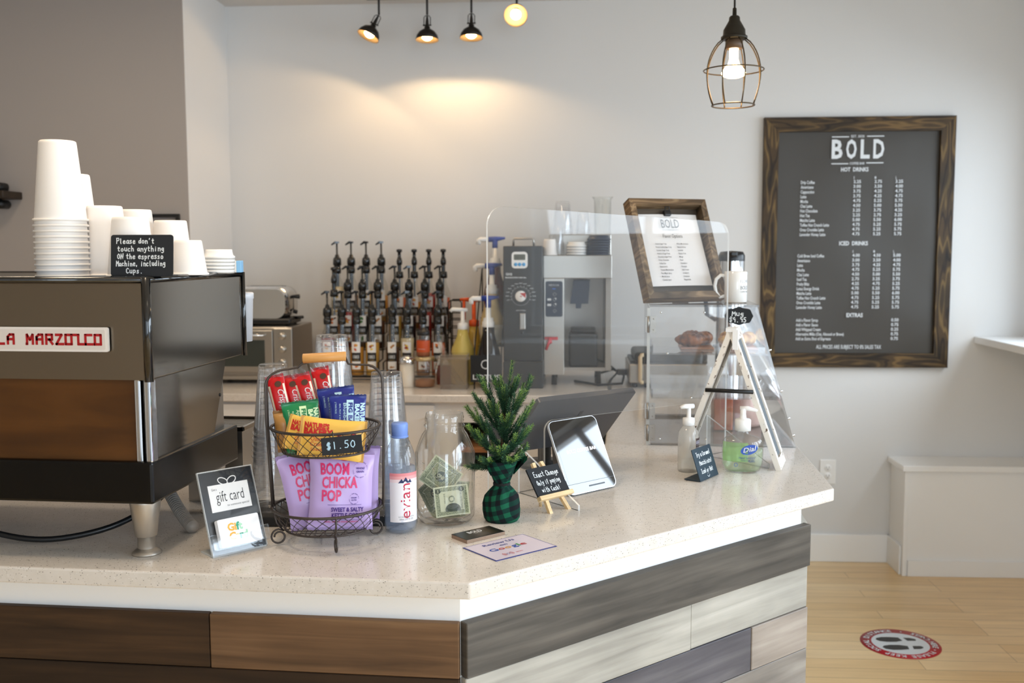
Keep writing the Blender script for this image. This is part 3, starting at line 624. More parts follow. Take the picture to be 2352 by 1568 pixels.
mb=MB(); mb.bb((-.16,-.02,.018),(.25,.0,.034),bev=.003); mb.build('crumb_tray',STEEL,t)
t=thing('bread_toaster','chrome two slice toaster with black base on top of the toaster oven','toaster',WT(-1.06,.40,ZC+.2455))
mb=MB(); XZ_=Matrix(((1,0,0,0),(0,0,-1,0),(0,1,0,0),(0,0,0,1)))
P=rrect(-.14,.032,.102,.172,.050,8); P=[(x,max(z,.032)) for x,z in P if True]
for i_,(y,ins_) in enumerate(((-.046,.012),(-.040,.004),(-.028,0),(.108,0),(.120,.004),(.126,.012))):
    ring=[((x+.019)*(1-ins_/.12)-.019,y,(z-.032)*(1-ins_/.14)+.032) for x,z in P]
    if i_==0: V=[]; n_=len(ring)
    V+=ring
fs=[(k_*n_+j,k_*n_+(j+1)%n_,(k_+1)*n_+(j+1)%n_,(k_+1)*n_+j) for k_ in range(5) for j in range(n_)]+[tuple(range(n_)),tuple(range(5*n_,6*n_))]
mb.add(V,fs,0,None,True); mb.s[-2:]=[False,False]
for y in(.02,.06): mb.bb((-.10,y,.1712),(.06,y+.018,.1725),1)
mb.build('shell',[CHROME,BLACK],t)
mb=MB(); mb.bb((-.13,-.05,.006),(.112,.13,.033),bev=.008); mb.tube([(.10,.04,.030),(.147,.03,.034)],.007); mb.build('base',BLACK,t)
for x in(-.1,.09):
    for y in(-.02,.1):
        mb=MB(); mb.lathe([(0,0),(.008,0),(.008,.01),(0,.01)],10,0,Matrix.Translation((x,y,0))); mb.build('foot',BLACK,t)
mb=MB(); mb.tube([(.101,.04,.125),(.13,.04,.125)],[.007,.011]); mb.tube([(.102,.04,.06),(.102,.04,.12)],.002); mb.tube([(.101,.04,.06),(.118,.04,.055)],.009); mb.build('lever',BLACK,t)
# ================================================================ syrup bottles on two wire racks
LBL=[]
def flavour(i):
    c=[('amber','#C98A2E'),('golden','#D9A648'),('red','#8E1F16'),('brown','#4A1E0E'),('orange','#CC5A1B'),('clear','#D9C9A5'),('honey','#B9742A'),('dark','#140D0C')]
    return c[i%len(c)]
LABELB=mat('label_black','#15130F',.5)
def pic(i): return mat('label_picture_%d'%i,['#E0A23C','#E8C53A','#C8501E','#B7834A','#E27A2A','#9A1E22','#57391F','#3E7A2C'][i],.5)
PUMPM=mat('pump_black','#15181A',.25,0,.6,coat=.3)
def bottle_mesh(ci):
    # 1 l round bottle: glass shell, syrup fill, wrapped card label
    g=MB(); pr=[(0,.001),(.028,0),(.0305,.004),(.031,.15),(.0295,.168),(.022,.188),(.0155,.205),(.0135,.225),(.0135,.245)]
    g.lathe(pr,20)
    lq=MB(); lv=.125+.02*(ci%3); lq.lathe([(0,.003),(.0275,.003),(.0292,.006),(.0292,lv),(0,lv)],20)
    lb=MB(); R=.0316
    def fn(a0,a1,z0,z1,m,n=8):
        lb.sheet(lambda a,b:(R*math.sin(a0+(a1-a0)*a),-R*math.cos(a0+(a1-a0)*a),z0+(z1-z0)*b),n,1,m)
    fn(-.62,.62,.103,.150,0); fn(-.66,.66,.064,.104,1); fn(-.62,.62,.030,.065,0)
    def on(a,z,e=.0005): return ((R+e)*math.sin(a/R),-(R+e)*math.cos(a/R),z)
    lb.text('1883',0,.078,.015,2,fn=lambda a,b:on(a,b),w=.026,bold=.01); lb.text('FRANCE',0,.069,.004,3,fn=lambda a,b:on(a,b),w=.022)
    rnd=random.Random(ci*5+1)
    for zc,s in ((.127,1),(.047,.8)):
        for q in range(4):
            cx,cz=rnd.uniform(-.006,.006),zc+rnd.uniform(-.011,.011)*s; rx,rz,ro=rnd.uniform(.005,.009),rnd.uniform(.004,.008)*s,rnd.uniform(0,3)
            V=[]; 
            for j in range(12):
                a=2*PI*j/12; x=rx*math.cos(a);z=rz*math.sin(a)*(.5+.5*rnd.random()); V.append(on(cx+x*math.cos(ro)-z*math.sin(ro),cz+x*math.sin(ro)*.8+z*math.cos(ro),.0008+q*.0001))
            lb.add(V,[tuple(range(12))],4 if q%2 else 5)
    cn,cc=flavour(ci)
    return (g.mesh('bottle',BOTTLEG), lq.mesh('syrup',mat('syrup_'+cn,cc,.12,0,.5)), lb.mesh('label',[PAPERW,LABELB,PRINTW,mat('label_gold','#C9A65A',.5),pic(ci%8),pic((ci*3+2)%8)]))
def pump_mesh():
    mb=MB(); mb.lathe([(.0145,.205+.02),(.0165,.226),(.0175,.238),(.0175,.250),(.0155,.2505),(.0155,.262),(.019,.263),(.019,.283),(.0175,.294),(.0105,.300),(.0085,.310),(.006,.312)],18)
    h=MB(); h.lathe([(.0042,.30),(.0042,.362),(.0,.362)],10)
    h.add([(-.024,-.005,.352),(-.024,.005,.352),(-.026,.005,.358),(-.026,-.005,.358),(-.008,-.007,.360),(-.008,.007,.360),(-.008,.007,.372),(-.008,-.007,.372),(.010,-.006,.362),(.010,.006,.362),(.011,.006,.370),(.011,-.006,.370)],[(0,1,2,3),(0,4,5,1),(3,2,6,7),(0,3,7,4),(1,5,6,2),(4,8,9,5),(7,6,10,11),(4,7,11,8),(5,9,10,6),(8,11,10,9)])
    tb=MB(); tb.lathe([(.0085,.130),(.0085,.225)],12); tb.lathe([(.0045,.02),(.0045,.13),(.0085,.132)],10)
    return mb.mesh('pump_collar',PUMPM),h.mesh('pump_head',PUMPM),tb.mesh('pump_tube',mat('pump_tube','#5B6A7C',.25,0,.6))
def stopper_mesh():
    mb=MB(); mb.lathe([(.014,.232),(.0165,.234),(.0185,.236),(.0165,.262),(.012,.264)],16); mb.lathe([(.0085,.262),(.0085,.292)],12)
    h=MB(); h.lathe([(.007,.290),(.0125,.296),(.0135,.310),(.0095,.326),(.0075,.328),(.0075,.350),(.0125,.352),(.0135,.358),(.0120,.364),(0,.366)],16)
    tb=MB(); tb.lathe([(.004,.02),(.004,.24)],10)
    return mb.mesh('pump_collar',PUMPM),h.mesh('pump_head',PUMPM),tb.mesh('pump_tube',mat('pump_tube','#5B6A7C',.25,0,.6))
PM,SM=pump_mesh(),stopper_mesh(); BM={}
def bottle(u,v,z,ci,turn,stop,label):
    if ci not in BM: BM[ci]=bottle_mesh(ci)
    t=thing('syrup_bottle',label,'syrup bottle',WT(u,v,z,.04),'pump syrup bottles on the wall racks')
    for me,n in zip(BM[ci],('bottle','syrup','label')):
        o=bpy.data.objects.new(n,me); COL.objects.link(o); o.parent=t
    for me,n in zip(SM if stop else PM,('pump_collar','pump_head','pump_tube')):
        o=bpy.data.objects.new(n,me); COL.objects.link(o); o.parent=t
        if n=='pump_head': o.matrix_local=Matrix.Rotation(turn,4,'Z')
ROWS=[('front',.45,.945,[-.783,-.719,-.654,-.585,-.496,-.431,-.362,-.295]),('middle',.345,1.053,[-.777,-.714,-.648,-.579,-.502,-.438,-.367,-.300]),('back',.24,1.162,[-.785,-.720,-.651,-.581,-.498,-.430,-.363,-.297])]
ORD=['first','second','third','fourth','fifth','sixth','seventh','eighth','ninth','tenth','eleventh','twelfth','thirteenth','fourteenth','fifteenth','sixteenth','seventeenth','eighteenth']
rnd=random.Random(4)
FL={'front':[2,0,0,1,3,5,6,4],'middle':[6,2,7,3,1,7,2,7],'back':[5,6,1,0,4,0,2,4]}
for rn,v,z,us in ROWS:
    for i,u in enumerate(us):
        stop=(rn=='back' and i>=4) or (rn=='middle' and i==0)
        ci=FL[rn][i]; cn=flavour(ci)[0]
        end='toaster oven' if i<4 else 'grinder'; k_=i if i<4 else 7-i
        lab='%s syrup bottle with black %s, %s from the %s end of the %s row'%(cn,'stopper' if stop else 'pump',ORD[k_],end,rn)
        dz=.0 if not stop else (.0 if rn=='middle' else -.03)
        bottle(u,v,z+dz,ci,(0,.15,-.1,.9)[rnd.randrange(4)] if not stop else 0,stop,lab)
RACKM=mat('rack_black','#1A1917',.45,.4)
for (u0,u1,nm) in ((-.825,-.545,'toaster oven'),(-.535,-.258,'grinder')):
    t=thing('bottle_rack','black three tier wire rack holding the four syrup columns nearer the %s'%nm,'rack',WT((u0+u1)/2,.345,ZC)); hw=(u1-u0)/2-.006
    for s in(-1,1):
        mb=MB(); P=[(-.155,0),(-.155,.09),(-.052,.095),(-.052,.20),(.052,.205),(.052,.31),(.155,.315),(.155,0)]
        mb.tube([(s*hw,y,zz) for y,zz in P],.0032,7); mb.tube([(s*hw,-.155,.004),(s*hw,.155,.004)],.0032,7); mb.build('side_frame',RACKM,t)
    for k_,(yc,zz,low) in enumerate(((-.105,.026,0),(0,.134,0),(.105,.213 if nm=='grinder' else .243,0))):
        mb=MB()
        for dy in(-.028,-.012,.004,.02): mb.tube([(-hw,yc+dy,zz-.0022),(hw,yc+dy,zz-.0022)],.0018,6)
        mb.build('tier_shelf',RACKM,t)
        mb=MB()
        for dz in((.035,) if k_ else (-.012,.004,.022)): mb.tube([(-hw,yc-.038,zz+dz),(hw,yc-.038,zz+dz)],.0018,6)
        for x in (-hw,hw): mb.tube([(x,yc-.038,zz-.012),(x,yc-.038,zz+.036)],.0018,6)
        mb.build('front_rail',RACKM,t)
# empty wire rack beside the bottles
t=thing('wire_stand','empty black wire stand between the syrup bottles and the blue pumps','wire stand',WT(-.226,.36,ZC))
for y in(-.05,.05):
    mb=MB(); mb.tube([(-.03,y,0),(-.03,y,.345),(-.02,y,.355),(.02,y,.355),(.03,y,.345),(.03,y,0)],.0028,7); mb.build('hoop',RACKM,t)
for z in(.10,.19,.235,.27,.30):
    mb=MB(); mb.tube([(-.03,-.05,z),(.03,-.05,z),(.03,.05,z),(-.03,.05,z)],.0022,6,closed=True); mb.build('wire_tier',RACKM,t)
#==PART4==
# ================================================================ grinder, brewer and what stands on them
NAVY=mat('navy_plastic','#16233A',.3,0,.5); BLUEP=mat('pump_blue','#1D3E9A',.35); GRAPH=mat('grinder_black','#1C1D1E',.38,0,.5)
t=thing('coffee_grinder','tall black coffee grinder with a round dial and a clip-on white timer','coffee grinder',WT(.083,.61,ZC))
mb=MB(); mb.bb((-.082,.0,.11),(.082,.36,.591),bev=.004); mb.build('body',GRAPH,t)
mb=MB(); mb.bb((-.082,-.03,0),(.085,.37,.112),bev=.004); mb.build('base',GRAPH,t)
mb=MB(); mb.tube([(-.045,.10,.588),(-.045,.10,.617),(-.040,.10,.622),(.036,.10,.622),(.041,.10,.617),(.041,.10,.588)],.0045,8); mb.build('carry_handle',STEEL,t)
FX=Matrix.Rotation(PI/2,4,'X')
mb=MB(); A=Matrix.Translation((0,-.001,0))@FX
mb.ring(-.009,.383,.038,.0385,0,A,n=40)
for q in range(13):
    a=math.radians(200-q*18.3); mb.tube([(-.009+.040*math.cos(a),.383+.040*math.sin(a),.0005),(-.009+.044*math.cos(a),.383+.044*math.sin(a),.0005)],.0006,4,0,A)
    mb.text(('COARSE','MED','DRIP','FINE')[q%4],-.009+.056*math.cos(a),.383+.052*math.sin(a),.004,0,A,.014)
mb.text('GH2',-.071,.470,.010,0,A,al='l',bold=.02); mb.text('MAHLKONIG USA Inc.',-.073,.458,.0055,0,A,al='l',w=.088,bold=.03); mb.text('GRIND FINENESS',-.009,.322,.004,0,A)
mb.build('lettering',PRINTW,t)
mb=MB(); mb.lathe([(0,.012),(.021,.012),(.023,.008),(.023,0)],28,0,Matrix.Translation((-.009,0,.383))@FX); mb.add([(-.003,.388,.0135),(.012,.376,.0135),(.012,.398,.0135),(-.012,.396,.0135)],[(0,1,2,3)],1,A); mb.add([(-.014,.383,.0136),(-.004,.380,.0136),(-.004,.386,.0136)],[(0,1,2)],1,A)
mb.build('dial',[PLASW,mat('dial_red','#B8342E',.5)],t)
mb=MB(); mb.bb((-.013,-.012,.245),(.011,0,.312),bev=.003); mb.build('dispense_lever',STEEL,t)
mb=MB(); mb.lathe([(0,.004),(.006,.004),(.006,0)],12,0,Matrix.Translation((-.003,0,.232))@FX); mb.build('switch',BLACK,t)
t=thing('kitchen_timer','white digital timer with three blue buttons stuck on the grinder','timer',WT(.070,.6105,1.450))
mb=MB(); B=FX; mb.prism(rrect(-.033,-.034,.033,.034,.014),0,.012,0,B); mb.prism(rrect(-.024,0,.024,.024,.004),.012,.0126,1,B); mb.text('88:88',0,.005,.013,2,B,.036,z=.0132)
for x in(-.016,0,.017): mb.lathe([(0,.015),(.0065,.015),(.0075,.012)],16,3,B@Matrix.Translation((x,-.018,0)))
mb.build('case',[PLASW,mat('lcd','#5C6155',.4),mat('lcd_digit','#3B4038',.5),mat('button_blue','#3FA0DC',.4)],t)
t=thing('coffee_brewer','tall stainless steel coffee brewer with a navy control panel','coffee brewer',WT(.166,.54,ZC))
mb=MB(); mb.bb((0,0,.455),(.288,.36,.551),bev=.002); mb.build('hood',STEEL,t)
mb=MB(); mb.bb((0.002,.0,.045),(.088,.34,.455),bev=.002); mb.build('column',STEEL,t)
mb=MB(); mb.bb((.262,.02,.06),(.288,.34,.455),bev=.002); mb.bb((.088,.30,.06),(.262,.34,.455)); mb.bb((.088,.02,.06),(.262,.30,.075)); mb.build('frame',STEELD,t)
mb=MB(); mb.bb((.02,.14,.551),(.29,.36,.640),bev=.003); mb.bb((.10,.138,.604),(.27,.141,.608),1); mb.build('upper_tank',[STEEL,BLACK],t)
mb=MB(); A=Matrix.Translation((.045,-.0005,.368))@FX; mb.prism(rrect(-.036,-.075,.036,.075,.008),0,.003,0,A); mb.text('FETCO',0,.055,.007,1,A,.042,z=.0035)
for y,c in ((.043,3),(.02,1),(-.002,2),(-.025,2),(-.05,1)):
    if c==3: mb.rbox2(0,y,.014,.004,3,A,.0035)
    else:
        mb.ring(.003,y,.0075,.0082,1,A,.0035,4)
        if c==2: mb.rbox2(-.020,y,.016,.009,1,A,.0035); mb.disc(.007,y+.004,.003,1,A,.0042)
mb.build('control_panel',[NAVY,PRINTW,PRINTW,mat('panel_blue','#2E6BD0',.5)],t)
mb=MB(); mb.prism([(.0,.0),(.016,.10),(.085,.10),(.078,.0),(.05,.0),(.047,-.02),(.025,-.02),(.025,0)],-.05,-.16,0,Matrix.Translation((.112,0,.345))@FX); mb.build('brew_basket',NAVY,t)
mb=MB(); mb.tube([(.03,-.005,.185),(.03,-.03,.19)],.008); mb.tube([(.012,-.035,.155),(.03,-.032,.205)],.006,8); mb.bb((.005,-.02,.195),(.062,-.004,.208),bev=.003); mb.build('hot_tap',mat('tap_red','#C8202C',.35),t)
for x in(.045,.235):
    for y in(.03,.30):
        mb=MB(); mb.lathe([(0,0),(.012,0),(.009,.046),(.009,.062)],14,0,Matrix.Translation((x,y,0))); mb.build('leg',BLACKM,t)
t=thing('coffee_server','black insulated coffee server under the brewer spout','coffee server',WT(.335,.47,ZC+.0755))
mb=MB(); mb.bb((-.062,-.05,0),(.062,.09,.145),bev=.012,seg=3); mb.build('body',BLACK,t)
mb=MB(); mb.bb((-.055,-.045,.145),(.055,.085,.165),bev=.008); mb.build('lid',BLACKM,t)
mb=MB(); mb.tube([(.40,.30,ZC+.02),(.47,.33,ZC+.045),(.515,.42,ZC+.03),(.50,.52,ZC+.007),(.40,.56,ZC+.006),(.30,.44,ZC+.006)],.0055,8)
q=MB(); q.add([W(a,b,c) for a,b,c in mb.v],mb.f,sm=True); tag(q.build('brewer_cable',BLACK),'black cable looped on the worktop beneath the brewer','cable')
def cup_mesh(rt,rb,h,name,m,thick=.0012):
    """upside-down cup: rb is the rim, resting at z=0"""
    mb=MB(); mb.lathe([(rb-.001,.0035),(rb+.0022,.0045),(rb+.0032,.0022),(rb+.0022,0),(rb,0),(rb,.004),(rt+.001,h-.006),(rt,h-.0015),(rt-.002,h),(0,h)],32)
    return mb.mesh(name,m)
def stack(me,name,x0,y0,z0,x1,y1,n,pitch,labels,group,cat='cup'):
    for i in range(n):
        o=bpy.data.objects.new(name,me); COL.objects.link(o); f=i*pitch
        L=max(1e-6,(n-1)*pitch); o.location=(x0+(x1-x0)*f/L,y0+(y1-y0)*f/L,z0+f); tag(o,labels(i,n),cat,group)
def nth(i,n): return 'bottom' if i==0 else ('top' if i==n-1 else ORD[i])
def ordl(fmt,kind):
    return lambda i,n: fmt%({0:'lowest',n-1:'topmost'}.get(i,'%s from bottom'%(ORD[i])))
C16=cup_mesh(.031,.0475,.150,'clear_cup',CLEARCUP)
q=W(.222,.47,0); C9=cup_mesh(.022,.031,.085,'clear_cup',CLEARCUP)
stack(C9,'clear_cup',q.x,q.y,1.4685,q.x,q.y,6,.0085,ordl('small clear cup on the brewer hood, %s in its stack','c'),'small clear cups on the brewer')
q=W(.192,.505,0); P8=cup_mesh(.024,.031,.068,'paper_cup',CUPW); o=bpy.data.objects.new('paper_cup',P8); COL.objects.link(o); o.location=(q.x,q.y,1.4685); tag(o,'small white paper cup turned over on the brewer beside the grinder','cup')
def lid_mesh(r,name,m):
    mb=MB(); mb.lathe([(r*.97,.002),(r,.0),(r+.001,.006),(r-.003,.009),(r*.86,.016),(r*.84,.021),(r*.80,.0215),(r*.78,.017),(0,.017)],28); return mb.mesh(name,m)
LIDW=lid_mesh(.042,'cup_lid',PLASW); LIDN=lid_mesh(.05,'cup_lid',NAVY)
q=W(.305,.49,0); stack(LIDW,'cup_lid',q.x,q.y,1.4685,q.x,q.y,4,.0115,ordl('white drink lid on the brewer hood, %s in its stack','c'),'white lids on the brewer','lid')
q=W(.395,.475,0); stack(LIDN,'cup_lid',q.x,q.y,1.4685,q.x+.006,q.y,7,.0105,ordl('dark navy drink lid on the brewer hood, %s in its stack','c'),'navy lids on the brewer','lid')
# clear tumblers on the tank
mb=MB(); mb.lathe([(0,.004),(.033,.004),(.036,.15),(.046,.166),(.047,.166),(.038,.152),(.035,0),(0,0)],28); q=W(.421,.30,0)
TUM=mb.mesh('glass_tumbler',GLASS); o=bpy.data.objects.new('glass_tumbler',TUM); COL.objects.link(o); o.location=(q.x,q.y,1.5575); tag(o,'tall clear flared plastic tumbler on the brewer tank','tumbler')
q=W(.245,.32,0); C12=cup_mesh(.03,.042,.11,'clear_cup',CLEARCUP); stack(C12,'clear_cup',q.x,q.y,1.5575,q.x,q.y,5,.009,ordl('clear cup on the brewer tank, %s in the taller stack','c'),'clear cups on the brewer tank')
q=W(.335,.30,0); stack(C9,'clear_cup',q.x,q.y,1.5575,q.x,q.y,3,.009,ordl('clear cup beside the tumbler on the brewer tank, %s in stack','c'),'low clear cups on the brewer tank')

# ================================================================ sauce jugs with blue pumps on their stand
SAUCE=[('dark chocolate','#1B1210'),('white cream','#DCC590'),('caramel red','#5A1C10')]
for i,(u,v,z,hh) in enumerate(((-.066,.56,.950,.225),(-.060,.44,1.085,.225),(-.055,.32,1.200,.225))):
    t=thing('sauce_jug','%s sauce jug with a blue and white pump, %s step of its stand'%(SAUCE[i][0],('lowest','middle','highest')[i]),'sauce jug',WT(u,v,z),'sauce jugs on the stepped stand')
    mb=MB(); mb.lathe([(0,0),(.048,0),(.052,.006),(.052,.09),(.048,.115),(.034,.16),(.026,.19),(.0245,.225),(0,.225)],26); mb.build('jug',mat('sauce_%d'%i,SAUCE[i][1],.15,0,.5,coat=.3),t)
    if i<2:
        mb=MB(); R=.0527
        mb.sheet(lambda a,b:(R*math.sin(-1.1+2.2*a),-R*math.cos(-1.1+2.2*a),.02+.065*b),10,1,0); mb.text('GHIRARDELLI',0,.066,.009,1,w=.075,fn=lambda a,b:((R+.0005)*math.sin(a/R),-(R+.0005)*math.cos(a/R),b)); mb.build('label',[[mat('jug_label_dark','#26222A',.5),mat('jug_label_cream','#E6DCC4',.5)][i],mat('jug_print','#B9A06A',.5)],t)
    mb=MB(); mb.lathe([(.0255,.218),(.0265,.222),(.0265,.240),(.022,.244),(.022,.255),(.012,.258),(.0115,.31),(0,.31)],20); mb.build('pump_neck',PLASW,t)
    mb=MB(); mb.tube([(0,0,.30),(0,0,.335)],.0125,12); mb.tube([(-.028,0,.338),(.0,0,.340),(.045,0,.344)],[.0125,.012,.005],10); mb.build('pump_head',BLUEP,t)
    mb=MB(); mb.tube([(-.026,0,.338),(-.066,0,.338),(-.072,0,.334),(-.074,0,.315)],.0105,12); mb.build('spout',PLASW,t)
t=thing('jug_stand','black wire stepped stand with a printed black sign holding the sauce jugs','stand',WT(-.035,.44,ZC))
for s in(-.082,.030):
    mb=MB(); mb.tube([(s,-.225,0),(s+.006*0,-.205,.16),(s,.165,.50)],.003,7); mb.tube([(s,.165,.50),(s,.19,0)],.003,7); mb.build('side_rod',RACKM,t)
for y,z in ((-.185,.03),(-.06,.164),(.06,.279)):
    mb=MB()
    for dy in(-.055,-.02,.02,.055): mb.tube([(-.082,y+.065+dy,z-.0025),(.030,y+.065+dy,z-.0025)],.0022,6)
    mb.build('step',RACKM,t)
mb=MB(); mb.bb((-.097,-.2305,.03),(.035,-.2275,.142),0)
A=Matrix.Translation((-.031,-.2312,.086))@FX; mb.text('LOTUS',0,-.045,.021,1,A,.112,bold=.01); mb.text('C',-.008,-.002,.042,1,A,.03,bold=-.01)
mb.build('sign',[BLACK,PRINTW],t)
# yellow concentrate bottles
for i,(u,v,col,pc) in enumerate(((-.182,.50,'#D9C46A','w'),(-.150,.33,'#D8B24C','o'))):
    t=thing('concentrate_bottle','yellow drink concentrate bottle with %s pump behind the scoop tub'%('a white' if pc=='w' else 'an orange'),'bottle',WT(u,v,ZC))
    mb=MB(); k9=1 if i==0 else .7; mb.lathe([(0,0),(.052*k9,0),(.056*k9,.01),(.056*k9,.10),(.048*k9,.155),(.026,.205),(.021,.24),(0,.24)],24); mb.build('bottle',mat('concentrate_%d'%i,col,.18,0,.5,coat=.3),t)
    hm=PLASW if pc=='w' else mat('pump_orange','#E0561A',.4); dz=0 if pc=='w' else .03
    mb=MB(); mb.lathe([(.022,.236),(.023,.24),(.023,.262),(.012,.266),(.009,.268),(.009,.315+dz),(0,.315+dz)],18); mb.build('pump_neck',PLASW if pc=='w' else hm,t)
    mb=MB(); mb.tube([(.022,0,.318+dz),(-.045,0,.322+dz),(-.052,0,.312+dz)] if pc=='w' else [(.03,0,.323+dz),(-.012,0,.323+dz)],.0085,10); 
    if pc=='o': mb.tube([(-.02,0,.325+dz),(-.062,0,.325+dz)],[.010,.006],10); mb.tube([(-.044,0,.32+dz),(-.044,0,.235+dz)],.007,10)
    mb.build('pump_head',hm,t)
# jars and tub in front of the syrups
t=thing('sugar_shaker','white filled sugar shaker with a domed chrome lid before the syrups','sugar shaker',WT(-.409,.60,ZC))
mb=MB(); mb.lathe([(0,0),(.031,0),(.032,.004),(.030,.10),(0,.10)],24); mb.build('sugar_jar',mat('sugar_white','#E9DFCF',.35,0,.5,coat=.4),t)
mb=MB(); mb.lathe([(.032,.098),(.033,.102),(.033,.116),(.029,.122),(.015,.131),(0,.133)],24); mb.build('lid',CHROME,t)
t=thing('cocoa_jar','clear glass jar a quarter full of brown powder','jar',WT(-.333,.60,ZC))
mb=MB(); mb.lathe([(0,0),(.041,0),(.043,.005),(.043,.095),(.039,.108),(.039,.118)],26); mb.build('glass',GLASS,t)
mb=MB(); mb.lathe([(0,.003),(.040,.003),(.041,.028),(.02,.034),(0,.030)],22); mb.build('powder',mat('cocoa','#9C6B4A',.9),t)
mb=MB(); mb.lathe([(.0395,.112),(.042,.113),(.042,.128),(.0,.128)],26); mb.build('lid',mat('brass_lid','#C9B48A',.3,.8),t)
t=thing('spice_shaker','clear spice shaker with orange label and black cap on the cocoa jar','shaker',WT(-.338,.60,ZC+.1285))
mb=MB(); mb.lathe([(0,0),(.027,0),(.028,.004),(.028,.088),(.025,.094)],24); mb.build('bottle',GLASS,t)
mb=MB(); mb.lathe([(.0285,.02),(.0287,.021),(.0287,.068),(.0285,.069)],24,0); mb.text('Ground Cinnamon',-.004,.032,.004,1,fn=lambda a,b:(.0292*math.sin(a/.0292),-.0292*math.cos(a/.0292),b),w=.03); mb.build('label',[mat('label_orange','#C8501F',.5),PRINTW],t)
mb=MB(); mb.lathe([(0,.002),(.026,.002),(.0265,.02),(.0265,.066),(0,.066)],20); mb.build('spice',mat('cinnamon','#A8572A',.8),t)
mb=MB(); mb.lathe([(.0255,.090),(.0275,.093),(.0275,.106),(.022,.110),(.012,.111),(.010,.122),(0,.123)],22); mb.build('cap',BLACK,t)
t=thing('honey_jar','small dark honey jar with a chrome pourer between cocoa jar and scoop tub','jar',WT(-.262,.51,ZC))
mb=MB(); mb.lathe([(0,0),(.033,0),(.034,.004),(.034,.085),(0,.085)],22); mb.build('jar',mat('honey','#7A2A0C',.12,0,.5,coat=.4),t)
mb=MB(); mb.lathe([(.034,.085),(.035,.09),(.024,.112),(.01,.12),(0,.12)],22); mb.tube([(-.02,-.03,.11),(-.03,-.04,.06),(-.032,-.042,.02)],.004); mb.build('pourer',CHROME,t)
TUBM=clear('tub_clear',(.93,.91,.88),1.2,.10,(.95,.9,.84),.08)
t=thing('scoop_tub','clear square food tub with a rimmed lid holding a scoop','tub',WT(-.202,.63,ZC))
mb=MB()
for (a,b) in (((-.056,-.05,0),(.056,-.048,.135)),((-.056,.048,0),(.056,.05,.135)),((-.056,-.05,0),(-.054,.05,.135)),((.054,-.05,0),(.056,.05,.135)),((-.056,-.05,0),(.056,.05,.002))): mb.bb(a,b)
mb.build('tub',TUBM,t)
mb=MB(); mb.bb((-.072,-.058,.124),(.070,.058,.133),bev=.004); mb.bb((-.058,-.048,.133),(.058,.048,.144),bev=.004); mb.build('lid',TUBM,t)
t=thing('plastic_scoop','clear plastic scoop leaning in the square food tub','scoop',WT(-.20,.615,ZC+.012))
mb=MB(); mb.sheet(lambda a,b:(-.04+.06*b+.03*(a-.5),.03*abs(a-.5)*2-.01,.09-.09*b),6,6); mb.tube([(-.04,0,.09),(-.058,.0,.165),(-.072,0,.185)],.009,10); mb.build('scoop',TUBM,t)

# ================================================================ sandwich press, steel jug
t=thing('sandwich_press','steel sandwich press with black lid and loop handle at the counter corner','sandwich press',WT(.688,.60,ZC))
mb=MB(); mb.bb((-.163,0,.018),(.163,.30,.100),bev=.006); mb.build('base',STEELD,t)
for x in(-.14,.14):
    for y in(.03,.27):
        mb=MB(); mb.lathe([(0,0),(.014,0),(.014,.02),(0,.02)],12,0,Matrix.Translation((x,y,0))); mb.build('foot',NAVY,t)
mb=MB(); mb.bb((-.140,.005,.104),(.163,.29,.148),bev=.016,seg=3); mb.bb((-.155,.02,.10),(.163,.28,.112)); mb.build('lid',BLACKM,t)
mb=MB(); mb.tube([(-.09,.0,.140),(-.113,-.03,.140),(-.119,-.032,.132),(-.119,-.032,.034),(-.113,-.03,.026),(-.09,.0,.026)],.0085,10); mb.build('handle',mat('handle_cream','#CDB48E',.4),t)
mb=MB(); mb.bb((-.205,.14,.035),(-.163,.17,.06),bev=.004); mb.tube([(-.205,.155,.05),(-.25,.17,.085),(-.29,.2,.095)],.0045); mb.tube([(-.205,.15,.045),(-.235,.1,.02),(-.25,.05,.005)],.0045); mb.build('power_plug',BLACK,t)
t=thing('steel_airpot','tall chrome coffee airpot with black lever lid behind the pastry case','airpot',TR(.375,3.66,ZC))
mb=MB(); mb.lathe([(0,0),(.052,0),(.054,.01),(.052,.46),(.046,.50),(.046,.535)],30); mb.build('body',CHROME,t)
mb=MB(); mb.lathe([(.047,.533),(.047,.553),(.04,.566),(0,.57)],28); mb.bb((-.012,-.085,.55),(.012,.03,.568),bev=.004); mb.build('lid',BLACK,t)
mb=MB(); mb.tube([(-.05,0,.50),(-.085,0,.49),(-.09,0,.44),(-.085,0,.34),(-.052,0,.32)],.008,10); mb.build('handle',NAVY,t)

# ================================================================ pastry case
CY0,CY1=2.93,3.47
t=thing('pastry_case','clear acrylic pastry case with a sloping front and steel hinges on the counter end','pastry case',TR(0,0,0))
prof=[(.068,ZC),(.493,ZC),(.376,1.326),(.068,1.326)]
XZ=Matrix(((1,0,0,0),(0,0,-1,0),(0,1,0,0),(0,0,0,1)))   # polygon (x,z) pushed along y
for y in(CY0,CY1-.006):
    mb=MB(); mb.prism(prof,-y-.006,-y,0,XZ,1); mb.build('side_panel',[CASEAC,ACRYLE],t)
mb=MB(); e=Vector((prof[2][0]-prof[1][0],prof[2][1]-prof[1][1])).normalized(); nx,nz=-e.y*.006,e.x*.006
mb.prism([prof[1],prof[2],(prof[2][0]+nx,prof[2][1]+nz),(prof[1][0]+nx,prof[1][1]+nz)],-CY1+.006,-CY0-.006,0,XZ,0); mb.build('front_panel',[CASEAC],t)
mb=MB(); mb.bb((.068,CY0-.004,1.326),(.380,CY1+.004,1.332),0); mb.build('top_panel',[CASEAC],t)
